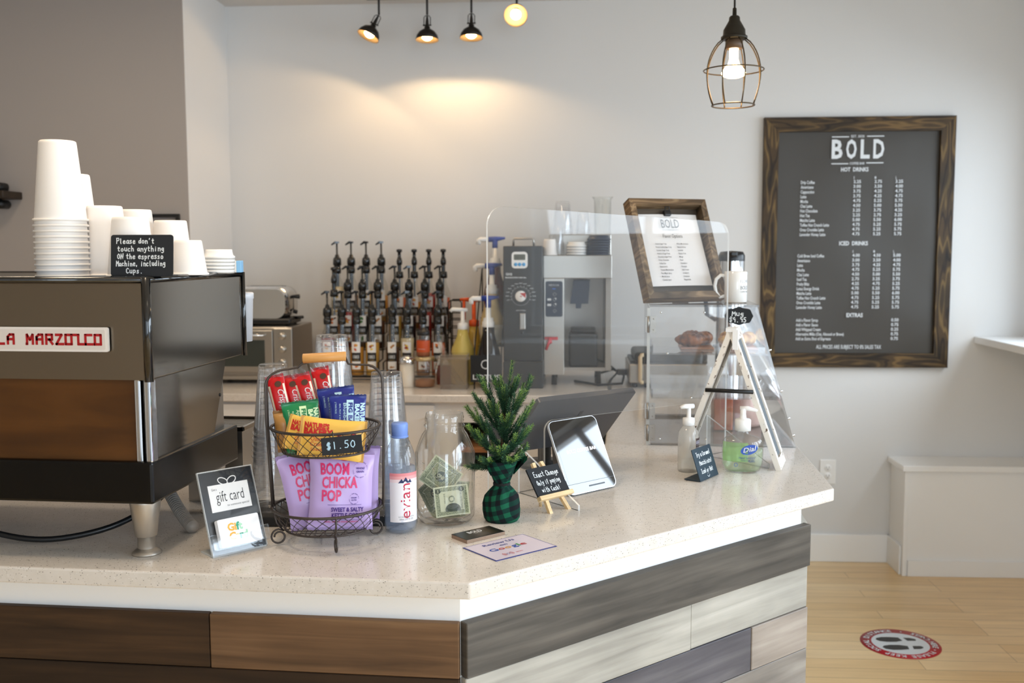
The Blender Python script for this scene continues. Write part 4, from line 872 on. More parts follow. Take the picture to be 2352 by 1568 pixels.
mb=MB(); mb.bb((.074,CY0+.006,ZC),(.487,CY1-.006,ZC+.006),0); mb.build('floor_panel',[CASEAC],t)
mb=MB(); mb.bb((.062,CY0-.003,ZC+.002),(.068,CY1,1.322),0); mb.bb((.0605,CY0-.0045,ZC+.0015),(.0692,CY0-.003,1.3225),1); mb.build('rear_door',[CASEAC,ACRYLE],t)
for z in(1.275,1.02,.955):
    mb=MB(); mb.bb((.070,CY0-.0065,z-.024),(.086,CY0-.0045,z+.024)); mb.tube([(.0645,CY0-.007,z-.024),(.0645,CY0-.007,z+.024)],.003,8); mb.bb((.056,CY0-.004,z-.022),(.062,CY0+.012,z+.022))
    for q in(-.016,.016): mb.lathe([(0,.0012),(.002,.001),(.002,0)],8,0,Matrix.Translation((.079,CY0-.0065,z+q))@FX)
    mb.build('hinge',STEELD,t)
for z,x1 in((1.185,.41),(1.055,.447)):
    mb=MB(); mb.bb((.075,CY0+.007,z),(x1,CY1-.007,z+.005),0); mb.bb((.075,CY0+.007,z+.005),(.079,CY1-.007,z+.028),0); mb.bb((.075,CY0+.007,z+.005),(x1-.008,CY0+.0105,z+.024),0); mb.build('shelf',[CASEAC],t)
mb=MB()
for x,z in((.10,ZC+.02),(.235,ZC+.02),(.43,ZC+.02),(.10,1.31),(.225,1.31),(.19,1.06),(.12,1.19)): mb.lathe([(0,.003),(.003,.003),(.003,-.012)],10,0,Matrix.Translation((x,CY0-.004,z))@FX)
for z in(.95,1.0,1.08,1.2): 
    x=.493-(z-ZC)*.286; mb.lathe([(0,.008),(.003,.008),(.003,0)],10,0,Matrix.Translation((x,CY0+.02,z))@Matrix.Rotation(PI/2,4,'Y'))
mb.build('screws',CHROME,t)
# pastries and trays inside
TRAYM=mat('tray_copper','#B5836A',.4,.3)
for i,(x,y,z) in enumerate(((.215,3.12,1.1905),(.345,3.12,1.1905))):
    mb=MB(); mb.bb((-.05,-.08,0),(.05,.10,.006),bev=.002); o=mb.build('pastry_tray',TRAYM,None,TR(x,y,z)); tag(o,'thin copper coloured tray under the %s in the case'%('dark croissants' if i==0 else 'golden danish'),'tray')
CRO=mat('croissant_dark','#6B2E14',.5,0,.4); k=N(CRO); mp=k.coords((30,30,30)); no=k.n('ShaderNodeTexNoise'); no.inputs['Scale'].default_value=1.5; k.l(mp,'Vector',no,'Vector'); r=k.ramp([(.35,'#4A1E0C'),(.65,'#A4602C')]); k.l(no,'Fac',r,'Fac'); k.l(r,'Color',k.p,'Base Color')
DAN=mat('danish_gold','#D19A4C',.5,0,.4); k=N(DAN); mp=k.coords((30,30,30)); no=k.n('ShaderNodeTexNoise'); no.inputs['Scale'].default_value=1.6; k.l(mp,'Vector',no,'Vector'); r=k.ramp([(.35,'#A8642A'),(.65,'#E8C07A')]); k.l(no,'Fac',r,'Fac'); k.l(r,'Color',k.p,'Base Color')
def croissant(m,nm):
    mb=MB(); v=[]
    P=[];R=[]
    for j in range(31):
        f=j/30; a=(f-.5)*2.6; P.append((.042*math.sin(a),.03*(1-math.cos(a))-.01,.02)); s=math.cos((f-.5)*PI*.93); R.append(.004+.017*s*(1+.10*math.sin(f*44)))
    mb.tube(P,R,12); return mb.mesh(nm,m)
c1=croissant(CRO,'croissant'); c2=croissant(DAN,'danish_pastry')
for me,nm,pos,lab in ((c1,'croissant',[(.195,3.09,0),(.235,3.15,.9),(.215,3.19,-.6)],'dark brown glazed croissant on the case tray, %s'),(c2,'danish_pastry',[(.325,3.09,.3),(.368,3.14,1.2),(.335,3.19,-.5)],'golden flaky pastry on the case tray, %s')):
    for i,(x,y,rz) in enumerate(pos):
        o=bpy.data.objects.new(nm,me); COL.objects.link(o); o.matrix_world=TR(x,y,1.1965+.0,rz); tag(o,lab%(('nearest the case hinges','in the middle','by the back of the case')[i]),'pastry','%s in the pastry case'%('croissants' if nm=='croissant' else 'danish pastries'))
mb=MB(); mb.bb((-.03,-.05,0),(.03,.05,.125),bev=.004); o=mb.build('copper_canister',mat('canister_copper','#A35A40',.35,.4),None,TR(.305,3.20,ZC+.0065)); tag(o,'copper brown box on the lowest level of the pastry case','box')
mb=MB(); mb.lathe([(0,0),(.05,0),(.054,.01),(.054,.118),(.05,.122),(0,.122)],26); o=mb.build('pink_tin',mat('tin_rose','#D8B9B0',.35,.2),None,TR(.385,3.27,ZC+.0065)); tag(o,'pale rose round tin on the lowest level of the pastry case','tin')

# framed flavour list leaning back on the case
FW_,FH=.268,.327
t=thing('flavor_list_frame','open wood box frame with a clipped paper flavor list on the pastry case','framed list',PLATE(.055,2.965,1.3385,.482,.425))
FRM=ringwood('list_frame_wood','#5A4833','#79634A','#9A8262','x',.6); FRM2=ringwood('list_frame_wood_upright','#5A4833','#79634A','#9A8262','z',.6)
C_=Matrix.Translation((FW_/2,FH/2,0))
for sd in 'tblr':
    mb=MB(); mitre(mb,sd,FW_,FH,.020,-.012,.028); q=MB(); q.add([C_@Vector(p) for p in mb.v],mb.f); q.build('frame_bar',FRM if sd in 'tb' else FRM2,t)
mb=MB(); mb.bb((.018,.018,-.010),(FW_-.018,FH-.018,-.004)); mb.build('back_board',wood('list_back','#3E352C','#54483B','#6A5B4A',.6),t)
mb=MB(); pw0,pw1,ph0,ph1=.030,.238,.045,.285
mb.sheet(lambda a,b:(pw0+(pw1-pw0)*a,ph0+(ph1-ph0)*b,.002+.006*(1-b)**2+.003*math.sin(3*a)),8,10,0)
def lt(s,x,y,h,w=None,al='c',bold=0,m=1): mb.text(s,x,y,h,m,None,w,.0115,al,bold,None,.7)
lt('BOLD',.134,.236,.030,.062,bold=0); 
for x in(.116,.152): mb.rbox2(x,.270,.026,.0008,1,None,.0115); mb.rbox2(x,.229,.026,.0008,1,None,.0115)
lt('COFFEE BAR',.134,.2265,.004,.016); lt('Flavor Options',.134,.203,.012,.068,bold=.005)
L1=['Vanilla (Sugar Free)','French Vanilla (Sugar Free)','Caramel (Sugar Free)','Hazelnut (Sugar Free)','Chocolate (Sugar Free)','White Chocolate','Toffee Nut','Butterscotch','Toasted Marshmallow','Pure Maple Syrup','Mocha Sauce','Caramel Sauce']
L2=['White Mocha Sauce','Natural Honey','Lavender','Passion Fruit','Mango','Peach','Strawberry','Pineapple','Irish Cream','Cranberry','Cinnamon','Peppermint']
for i,(a,b) in enumerate(zip(L1,L2)): lt(a,.068,.180-i*.0107,.0052,al='l',bold=.01); lt(b,.142,.180-i*.0107,.0052,al='l',bold=.01)
mb.build('list_paper',[mat('list_sheet','#DAD7D5',.7,0,.2),mat('list_ink','#3A3A3D',.7)],t)
mb=MB(); mb.bb((.122,.278,.002),(.146,.296,.014),bev=.003); mb.tube([(.127,.292,.012),(.127,.305,.016),(.141,.305,.016),(.141,.292,.012)],.0012,6); mb.build('binder_clip',BLACK,t)
mb=MB(); mb.bb((.10,.0,-.016),(.155,.22,-.0125)); mb.bb((.10,.05,-.10),(.155,.06,-.0125)); mb.build('strut',STEELD,t)
# mug and its price tag
t=thing('display_mug','white printed coffee mug with dark lettering on the pastry case','mug',TR(.327,3.06,1.3325))
mb=MB(); mb.lathe([(0,.003),(.030,.003),(.0315,.0),(.034,.003),(.034,.092),(.0325,.094),(.031,.092),(.031,.006),(0,.006)],36); mb.build('body',mat('mug_white','#F0EEEA',.15,0,.5,coat=.4),t)
mb=MB(); mb.tube([(-.032,0,.080),(-.045,0,.082),(-.058,0,.070),(-.062,0,.050),(-.058,0,.030),(-.046,0,.016),(-.032,0,.020)],.0055,12); mb.build('handle',mat('mug_white','#F0EEEA'),t)
mb=MB(); fn=lambda a,b:(.0345*math.sin(a/.0345),-.0345*math.cos(a/.0345),b)
mb.text('I LOVE',.026,.060,.010,0,fn=fn,w=.03); mb.text('BOLD',.026,.040,.012,0,fn=fn,w=.03); mb.text('COFFEE BAR',.026,.031,.005,0,fn=fn,w=.03); mb.build('print',INKG,t)
t=thing('mug_price_tag','black scalloped chalk tag reading Mug $9.95 hung on the case edge','price tag',TR(.322,CY0-.010,1.301))
A=FX; P=[]
for q in range(72):
    a=2*PI*q/72; P.append((.041*math.cos(a)*(1-.05*math.cos(4*a))*(1+.035*math.cos(8*a)),.022*math.sin(a)*(1+.06*math.cos(8*a))*(1.12 if abs(math.cos(a))<.75 else 1)))
mb=MB(); mb.prism(P,0,.003,0,A); mb.hand('Mug',-.020,.001,.013,1,A,w=.036,z=.0036,r=.0011); mb.hand('$9.95',-.027,-.017,.014,1,A,w=.05,z=.0036,r=.0011); mb.build('tag',[CHALK,CHALKW],t)
mb=MB(); mb.tube([(0,.001,.022),(0,-.004,.03),(0,.004,.036),(0,.010,.032)],.0015,6); mb.build('hook',CHROME,t)
#==PART5==
# ================================================================ acrylic counter guard
GP=Matrix(((.70711,0,.70711,-.251),(.70711,0,-.70711,2.320),(0,1,0,ZC),(0,0,0,1)))   # local x along the angled edge, y up, z towards the shopper
t=thing('acrylic_guard','large clear acrylic counter guard with a pass-through opening along the angled corner','counter guard',GP)
out=[(-.092,0)]+[(-.092+.045-.045*math.cos(a),.63+.045*math.sin(a)) for a in [PI/2*q/8 for q in range(9)]]+[(.71+.045*math.sin(a),.607+.045*math.cos(a)) for a in [PI/2*q/8 for q in range(9)]]+[(.755,0)]
cut=[(.600,0)]+[(.600-.025+.025*math.cos(a),.130+.025*math.sin(a)) for a in [PI/2*q/6 for q in range(7)]]+[(.079+.025-.025*math.sin(a),.138+.025*math.cos(a)) for a in [PI/2*q/6 for q in range(7)]]+[(.079,0)]
b=bmesh.new(); vs=[b.verts.new((x,y,-.0028)) for x,y in out+cut]; fc=b.faces.new(vs); r=bmesh.ops.extrude_face_region(b,geom=[fc]); bmesh.ops.translate(b,vec=(0,0,.0056),verts=[g for g in r['geom'] if isinstance(g,bmesh.types.BMVert)]); bmesh.ops.recalc_face_normals(b,faces=b.faces)
for f_ in b.faces: f_.material_index=0 if abs(f_.normal.z)>.5 else 1
me=bpy.data.meshes.new('panel'); b.to_mesh(me); b.free(); me.materials.append(ACRYL); me.materials.append(ACRYLE)
o=bpy.data.objects.new('panel',me); COL.objects.link(o); o.parent=t
for sx in(-.003,.672):
    mb=MB(); prf=[(.003,0),(.215,0),(.215,.012),(.003,.115)]
    mb.prism([(z,y) for z,y in prf],sx-.0025,sx+.0025,0,Matrix(((0,0,1,0),(0,1,0,0),(1,0,0,0),(0,0,0,1))),1); mb.build('foot_fin',[ACRYL,ACRYLE],t)

# ================================================================ point of sale screens
t=thing('register_screen','large grey register screen turned to the barista behind the acrylic guard','register screen',PLATE(-.300,2.492,.975,.722,-.75))
mb=MB(); mb.prism(rrect(0,0,.315,.205,.010),-.014,0,0); mb.prism(rrect(.006,.006,.309,.199,.008),-.0145,-.0138,1)
A=Matrix.Identity(4)
mb.build('housing',[mat('register_grey','#4B4B4E',.22,.2,.5),BLACKG],t)
mb=MB(); mb.ring(.165,.115,.021,.0225,0,A,.0006,4); mb.bb((.160,.085,0),(.170,.145,.0008)); mb.build('emblem',mat('register_emblem','#222326',.4),t)
mb=MB(); mb.bb((.11,.05,-.05),(.21,.10,-.013)); mb.build('mount',BLACKM,t)
mb=MB(); mb.prism(rrect(-.07,-.05,.07,.05,.012),0,.012,0,Matrix.Translation((.16,-.0,0))); 
q=MB(); Mi=PLATE(-.300,2.492,.975,.722,-.75).inverted()@TR(-.215,2.62,ZC,.722); q.lathe([(0,0),(.07,0),(.07,.01),(.018,.016),(.018,.06),(.0,.062)],24,0,Mi); q.build('stand',BLACKM,t)
t=thing('customer_tablet','black glossy customer payment tablet tilted back beside the chalk easel','payment tablet',PLATE(-.127,2.279,.921,.825,.45))
TW,TH=.160,.182
SCRM=mat('tablet_screen','#05070C',.03,0,.6,coat=1,emit='#1A2440',es=.12)
mb=MB(); mb.prism(rrect(0,0,TW,TH,.016,6),-.006,0,0); mb.prism(rrect(.0015,.0015,TW-.0015,TH-.0015,.015,6),0,.0004,1); mb.build('housing',[mat('tablet_rim','#C9CDD2',.2,.6),mat('tablet_glass','#040506',.03,0,.6,coat=1)],t)
mb=MB(); mb.rbox2(TW/2,.092,TW-.014,.130,0,None,.0006); mb.build('screen',SCRM,t)
SW=mat('screen_text','#FFFFFF',.5,emit='#FFFFFF',es=1.3)
mb=MB(); mb.text('BOLD COFFEE BAR',TW/2,.098,.0085,0,None,.098,.0010,bold=.01); mb.build('screen_lettering',SW,t)
mb=MB(); mb.prism(rrect(.068,.012,.122,.0155,.0017),0,.0007,0); mb.rbox2(TW/2,.0245,TW-.004,.0009,0,None,.0007); mb.build('card_slot',BLACK,t)
mb=MB(); mb.prism([(.004,-.006),(.15,-.006),(.02,-.050),(.004,-.020)],.004,TW-.004,0,Matrix(((0,0,1,0),(1,0,0,0),(0,1,0,0),(0,0,0,1)))); mb.build('wedge_body',mat('tablet_grey','#3E3A38',.4),t)

# ================================================================ chalk easel
t=thing('chalk_easel','small pine easel with a chalkboard about exact change before the payment tablet','chalk easel',PLATE(-.189,2.133,.952,.855,.62))
mb=MB(); mb.prism([(0,0),(.098,0),(.098,.068),(0,.068)],-.002,.002,0)
rr_=random.Random(2)
mb.hand('Exact Change',.012,.045,.012,1,None,w=.078,z=.0026,r=.00075,rnd=rr_); mb.hand('Only if paying',.012,.026,.011,1,None,w=.074,z=.0026,r=.00075,rnd=rr_); mb.hand('with Cash!',.018,.008,.011,1,None,w=.058,z=.0026,r=.00075,rnd=rr_)
mb.build('chalkboard',[CHALK,CHALKW],t)
mb=MB(); mb.bb((-.003,-.010,-.003),(.101,0,.010),bev=.001); mb.build('ledge',PINE,t)
for x0,x1,y0,y1 in((.020,.034,-.045,.082),(.078,.058,-.045,.082)):
    mb=MB(); d=Vector((x1-x0,y1-y0,0)); mb.add([(x0-.0045,y0,-.010),(x0+.0045,y0,-.010),(x1+.0045,y1,-.010),(x1-.0045,y1,-.010),(x0-.0045,y0,-.0025),(x0+.0045,y0,-.0025),(x1+.0045,y1,-.0025),(x1-.0045,y1,-.0025)],[(3,2,1,0),(4,5,6,7),(0,1,5,4),(1,2,6,5),(2,3,7,6),(3,0,4,7)]); mb.build('leg',PINE,t)
mb=MB(); mb.tube([(.046,.070,-.014),(.046,-.008,-.054)],.0045,4); mb.build('back_leg',PINE,t)

# ================================================================ gift card stand
t=thing('gift_card_stand','black gift card display in a clear leaning acrylic holder beside the wire basket','card display',PLATE(-.768,1.752,.9205,.875,.36))
mb=MB(); mb.bb((0,0,-.0015),(.1105,.158,.0),0); 
mb.add([(.014,.080,.0006),(.098,.080,.0006),(.098,.132,.0006),(.014,.132,.0006)],[(0,1,2,3)],1)
mb.text('gift card',.056,.098,.022,2,None,.058,.001,bold=-.008); mb.text('Give a',.026,.121,.005,3,None,.011,.001,al='c'); mb.text('to someone special',.070,.088,.0042,3,None,.046,.001)
for s in(-1,1):
    P=[]
    for q in range(15):
        a=q/14*2*PI; rr=.011*(1-math.cos(a)); P.append((.056+s*(rr*.98*math.cos(.55)-.35*s*0-.005*math.sin(a)*math.sin(.55)*1),.133+rr*.50*math.sin(.95)+.0055*math.sin(a),.0008))
    mb.ribbon(P,.0009,1)
mb.build('insert',[mat('insert_black','#2B2D30',.25,0,.5),PAPERW,INK,INKG],t)
mb=MB(); mb.bb((-.001,0,.0),(.1115,.159,.002),0); mb.bb((-.001,0,-.0035),(.1115,.159,-.0016),0)
mb.build('holder',[clear('holder_clear',(.98,.985,.99),1.2,.008,(.9,.95,1),.02)],t)
mb=MB()
for a,b_ in (((-.002,.0,-.004),(-.001,.160,.0022)),((.1115,0,-.004),(.1125,.160,.0022)),((-.002,.159,-.004),(.1125,.1605,.0022))): mb.bb(a,b_)
mb.build('holder_edge',ACRYLE,t)
Lf=Matrix.Rotation(-(PI/2-.36),4,'X')
mb=MB(); mb.bb((-.001,.0,-.003),(.1115,.05,.0),0,Matrix.Rotation(-(PI/2-.36),4,'X')); mb.build('foot',[ACRYLE],t)
mb=MB(); mb.bb((-.004,.010,.016),(.114,.030,.018),0); 
for x in(-.004,.105): mb.bb((x,.010,.002),(x+.009,.038,.018),0)
mb.bb((-.002,.008,.002),(.113,.010,.018),0); mb.build('card_pocket',[clear('pocket_clear',(.98,.985,.99),1.1,.02,(.9,.95,1),.02)],t)
CARDM=mat('gift_card_white','#F4F4F5',.25,0,.5)
for i in range(5):
    mb=MB(); mb.prism(rrect(.014,.0105,.0995,.064,.0035),0,.0008,0)
    if i==4:
        cols=[mat('gift_orange','#EFA927',.4),mat('gift_green','#1F9E74',.4),mat('gift_mint','#A9DDB9',.4),mat('gift_yellow','#E8D48A',.4)]
        for s,x,y,m in(('G',.039,.040,1),('i',.0485,.040,1),('f',.0535,.040,2),('t',.059,.040,3),('C',.0395,.0225,1),('a',.0505,.0225,4),('r',.0585,.0225,2),('d',.0665,.0225,3)): mb.text(s,x,y,.0145,m,None,None,.0011,bold=.045)
    o=mb.build('gift_card',[CARDM]+([] if i<4 else cols)); o.matrix_world=PLATE(-.768,1.752,.9205,.875,.36)@Matrix.Translation((-.0004*(4-i),.0,.0035+i*.0021))
    tag(o,('white gift card with orange and green lettering, front of the card pocket' if i==4 else 'plain white gift card %s behind the lettered one'%ORD[3-i]),'gift card','gift cards in the display pocket')

# ================================================================ wire basket
BC=(-.588,1.888)
t=thing('wire_basket','two tier bronze wire snack basket with a wooden grip handle','basket',TR(BC[0],BC[1],ZC,.20))
def ringpts(r,z,n=48): return [(r*math.cos(2*PI*q/n),r*.96*math.sin(2*PI*q/n),z) for q in range(n)]
TIERS=((.108,.072,.083,.030),(.106,.232,.084,.184))
for rt,zt,rb,zb in TIERS:
    nm='basket_tier'
    mb=MB(); mb.tube(ringpts(rt,zt),.0029,8,closed=True); mb.tube(ringpts(rb,zb),.0022,7,closed=True)
    n=26
    for s in(-1,1):
        for q in range(n):
            P=[]
            for j in range(9):
                f=j/8; a=2*PI*q/n+s*f*2*PI/n*2.0; r_=rt+(rb-rt)*(f**1.3); z=zt+(zb-zt)*f; P.append((r_*math.cos(a),r_*.96*math.sin(a),z))
            mb.tube(P,.00075,4)
    for q in range(9):
        d=-rb+2*rb*(q+.5)/9; h=math.sqrt(max(0,rb*rb-d*d)); mb.tube([(d,-h*.96,zb),(d,h*.96,zb)],.0008,4); mb.tube([(-h,d*.96,zb),(h,d*.96,zb)],.0008,4)
    mb.build(nm,WIRE,t)
for k_ in range(4):
    a=-PI/2+.25+k_*PI/2; P=[(.106,0,.072),(.100,0,.045),(.086,0,.028)]
    for q in range(22):
        f=q/21; th=PI/2-f*2*PI*1.25; r_=.0155*(1-.45*f); P.append((.090+.0155*0+r_*math.cos(th)+.006,0,.0155+.0016+r_*math.sin(th)*.98-.0*f))
    mb=MB(); mb.tube([(x*math.cos(a),x*math.sin(a),max(z,.0018)) for x,_,z in P],.0020,7); mb.build('scroll_foot',WIRE,t)
mb=MB()
for y in(-.010,.010):
    P=[(-.106,y,.070),(-.110,y,.16),(-.114,y,.24),(-.114,y,.315)]
    P+=[(-.114+.045*(1-math.cos(q/6*PI/2)),y*(1-q/6),.315+.030*math.sin(q/6*PI/2)) for q in range(1,7)]
    mb.tube(P+[(-.052,0,.348),(-.042,0,.357),(-.040,0,.366)],.0022,7)
    P=[(.110,y,.070),(.112,y,.16),(.114,y,.24),(.112,y,.320)]
    P+=[(.112-.035*(1-math.cos(q/6*PI/2)),y*(1-q/6),.320+.032*math.sin(q/6*PI/2)) for q in range(1,7)]
    mb.tube(P+[(.060,0,.352),(.046,0,.354),(.040,0,.368)],.0022,7)
mb.build('handle_frame',WIRE,t)
mb=MB(); mb.tube([(-.042,0,.3655),(-.041,0,.3655),(.041,0,.3690),(.042,0,.3690)],[.0085,.0095,.0095,.0085],18); mb.build('grip',OAKGRIP,t)

# snack packets
def packet(w,h,th,seal,wob,rnd,vertical=True):
    """pillow pack: returns surface function and builds both sides with crimped ends (ends along y)"""
    ph=[rnd.uniform(0,6) for _ in range(6)]
    def zf(x,y):
        a=max(0,1-(2*x/w)**2); b=min(1,max(0,(h/2-seal-abs(y))/(h*.28)))
        e=(a**.55)*(math.sin(b*PI/2)**.8)
        return th*e + wob*e*(math.sin(x*70+ph[0])*math.sin(y*60+ph[1])+.6*math.sin(x*130+y*90+ph[2]))
    def xf(x,y):
        b=min(1,max(0,(h/2-seal-abs(y))/(h*.3))); return x*(1-.055*math.sin(b*PI/2))
    return zf,xf
def pack_mesh(mb,w,h,th,seal,wob,rnd,m=0,mback=None,mseal=None):
    zf,xf=packet(w,h,th,seal,wob,rnd)
    nu,nv=22,28
    def P(a,b,s): 
        x=(a-.5)*w; y=(b-.5)*h; zz=zf(x,y); jag=.0008*(1 if int(a*nu)%2 else -1) if (b<.001 or b>.999) else 0
        rip=.0012*math.sin(a*9) if abs(y)>h/2-seal else 0
        return (xf(x,y),y+jag,s*zz+rip)
    mb.sheet(lambda a,b:P(a,b,1),nu,nv,m); mb.sheet(lambda a,b:P(a,b,-.8),nu,nv,m if mback is None else mback)
    return lambda a,b,e=.0007:(xf(a,b),b,max(zf(a,b),.0004)+e+.0004)
SEALW=mat('crimp_light','#E9E2E9',.4)
LAV=mat('popcorn_lavender','#C3A9DE',.3,0,.5); PINK=mat('popcorn_pink','#D9336E',.4); PURP=mat('popcorn_purple','#4B2C86',.4)
def popcorn(mb,rnd):
    on=pack_mesh(mb,.138,.160,.021,.009,.0007,rnd)
    def L(s,x,y,h,w,m,al='l',bold=.03): mb.text(s,x,y,h,m,None,w,al=al,bold=bold,fn=on)
    L('BOOM',-.046,.036,.023,.062,1); L('CHICKA',-.043,.009,.023,.078,1); L('POP',-.043,-.018,.023,.043,1)
    L('SWEET & SALTY',-.022,-.040,.009,.072,2); L('KETTLE CORN',-.020,-.053,.010,.066,2); L('REAL, SIMPLE INGREDIENTS',-.034,-.064,.0035,.072,1,bold=.01)
    for y in(-.0265,-.0585): mb.add([on(-.03+.075*q/14,y+d) for d in(0,.0007) for q in range(15)],[(q,q+1,16+q,15+q) for q in range(14)],2)
    v=[on(.006+.012*math.cos(2*PI*q/16),.068+.0055*math.sin(2*PI*q/16),.0005) for q in range(16)]; mb.add(v,[tuple(range(16))],1)
    mb.text("ANGIE'S",.006,.0655,.005,2,None,.026,al='c',bold=.02,fn=lambda a,b:on(a,b,.0011))
    for cx,cyy,R,t1,t2 in((.040,.045,.017,'WHOLE','GRAIN'),(.028,-.014,.0115,'NON-GMO','GLUTEN')):
        for q in range(40):
            a=2*PI*q/40; 
            if q%5==4: continue
            p0=(cx+R*.86*math.cos(a),cyy+R*.86*math.sin(a)); p1=(cx+R*math.cos(a+.05),cyy+R*math.sin(a+.05)); d=.0005
            mb.add([on(p0[0]-d,p0[1]),on(p0[0]+d,p0[1]),on(p1[0]+d,p1[1]),on(p1[0]-d,p1[1])],[(0,1,2,3)],2)
        L(t1,cx,cyy+.001,R*.24,R*1.1,2,'c'); L(t2,cx,cyy-R*.33,R*.24,R*1.0,2,'c')
    return mb
def place(o,px,yaw,lean,roll,lab,cat,grp=None):
    o.matrix_world=PLATE(px[0],px[1],px[2],yaw,lean,roll); return tag(o,lab,cat,grp)
for i,(p,yaw,lean,roll,lab) in enumerate((((-.553,1.866,1.024),.33,.10,-.05,'lavender popcorn bag in front, its printed face fully showing in the lower basket'),((-.612,1.885,1.026),.50,.14,.17,'lavender popcorn bag tilted and half hidden behind the front popcorn bag'),((-.555,1.925,1.028),.15,-.05,-.03,'lavender popcorn bag at the back of the lower basket tier'))):
    mb=popcorn(MB(),random.Random(11+i)); mb.v=[(x*.92,y*.95,z*.92) for x,y,z in mb.v]; place(mb.build('popcorn_bag',[LAV,PINK,PURP]),p,yaw,lean,roll,lab,'snack bag','popcorn bags in the lower basket')
def barpack(w,h,th,mats,texts,seed,wob=.0006):
    mb=MB(); rnd=random.Random(seed); on=pack_mesh(mb,w,h,th,.007,wob,rnd)
    for (s,x,y,hh,ww,m,rot,bold) in texts: mb.text(s,x,y,hh,m,None,ww,al='c',bold=bold,rot=rot,fn=on)
    return mb,on
def figbar(flav,seed,base,light,under,sc=1):
    mb,on=barpack(.082,.120,.011,None,[],seed)
    # print runs up the pack: turned a quarter turn
    R=-PI/2
    def L(s,x,y,h,w,m,bold=.02): mb.text(s,x,y,h,m,None,w,al='c',bold=bold,rot=R,fn=on)
    mb.text("NATURE'S",.029,.012,.0105,1,None,.058,al='c',bold=.05,rot=R,fn=on); mb.text('BAKERY',.0165,.012,.0105,1,None,.054,al='c',bold=.05,rot=R,fn=on)
    g=[(-.003,.048),(.0125,.048),(.0125,-.022),(-.003,-.022)]
    mb.add([on(g[0][0]+(g[1][0]-g[0][0])*a/3,g[0][1]+(g[2][1]-g[0][1])*b/8,.0005) for b in range(9) for a in range(4)],[(b*4+a,b*4+a+1,b*4+a+5,b*4+a+4) for b in range(8) for a in range(3)],1)
    mb.text('FIG BAR',.0015,.013,.0095,0,None,.058,al='c',bold=.04,rot=R,fn=lambda a,b:on(a,b,.0013))
    mb.text(flav,-.0105,.010,.008,1,None,.062,al='c',bold=0,rot=R,fn=on); mb.text('REAL FRUIT & WHOLE GRAINS',-.020,.008,.0035,1,None,.062,al='c',rot=R,fn=on)
    mb.text('2 TWIN PACK',-.030,.030,.004,1,None,.026,al='c',rot=R,fn=on)
    mb.add([on(-.012+.016*math.cos(a),-.042+.008*math.sin(a),.0006) for a in [2*PI*q/14 for q in range(14)]],[tuple(range(14))],2)
    mb.v=[(x*sc,y*sc,z*sc) for x,y,z in mb.v]
    return mb
GRN=mat('wrapper_green','#0E7A45',.28,0,.5); MINT=mat('print_mint','#CFE7B4',.5); BLU=mat('wrapper_navy','#1E2C86',.28,0,.5); SKY=mat('print_sky','#BFE3F0',.5); FIG=mat('print_fig','#B98A4A',.5)
place(figbar('Apple Cinnamon',21,0,1,2,.88).build('fig_bar',[GRN,MINT,FIG]),(-.630,1.872,1.147),.42,.12,.08,'green apple cinnamon fig bar wrapper standing in the top basket','snack bar','fig bars in the top basket')
place(figbar('Blueberry',22,0,1,2,.88).build('fig_bar',[BLU,SKY,FIG]),(-.544,1.890,1.158),.30,.12,-.03,'dark blue blueberry fig bar in front of its twin by the basket handle','snack bar','fig bars in the top basket')
place(figbar('Blueberry',23,0,1,2,.9).build('fig_bar',[BLU,SKY,FIG]),(-.570,1.915,1.168),.30,.12,.10,'dark blue fig bar tucked behind the other blue wrapper','snack bar','fig bars in the top basket')
YEL=mat('wrapper_yellow','#F0BE55',.32,0,.5); REDP=mat('print_red','#C5221E',.5)
def oatbar(seed):
    mb,on=barpack(.128,.082,.013,None,[],seed,.0009)
    return mb,on
for i,(p,yaw,lean,roll,lab) in enumerate((((-.566,1.858,1.128),.34,.18,-.14,'yellow oatmeal crumble bar lying across the front of the top basket'),((-.606,1.864,1.130),.42,.22,-.30,'yellow oatmeal bar tilted down mostly under the other yellow wrapper'))):
    mb=MB(); rnd=random.Random(31+i); w,h=.135,.085
    zf,xf=packet(h,w,.013,.007,.0009,rnd)   # crimped ends left and right
    def on(a,b,e=.0011): return (a,xf(b,a),max(zf(b,a),.0004)+e)
    nu,nv=28,20
    for s in(1,-.8): mb.sheet(lambda a,b:((a-.5)*w,xf((b-.5)*h,(a-.5)*w),s*zf((b-.5)*h,(a-.5)*w)),nu,nv,0)
    mb.text("NATURE'S",-.034,.020,.011,1,None,.050,al='c',bold=.06,fn=on); mb.text('BAKERY',-.030,.006,.013,1,None,.058,al='c',bold=.06,fn=on)
    mb.text('Oatmeal',-.026,-.007,.0095,1,None,.036,al='c',fn=on); mb.text('Crumble',-.024,-.018,.0095,1,None,.040,al='c',fn=on); mb.text('Strawberry',-.022,-.028,.0065,1,None,.040,al='c',fn=on)
    for (cx,cyy,rx,ry,m) in((.030,.008,.022,.010,1),(.031,.005,.018,.0075,2),(.024,-.012,.010,.008,3),(.040,-.012,.010,.008,2),(.040,-.013,.006,.005,1)):
        mb.add([on(cx+rx*math.cos(2*PI*q/18),cyy+ry*math.sin(2*PI*q/18),.0009+m*.00035) for q in range(18)],[tuple(range(18))],m)
    mb.v=[(x*(.95,.80)[i],y*(.95,.80)[i],z*.9) for x,y,z in mb.v]
    place(mb.build('oatmeal_bar',[YEL,REDP,mat('oat_tan','#C89858',.6),mat('oat_brown','#6E4A26',.6)]),p,yaw,lean,roll,lab,'snack bar','oatmeal bars in the top basket')
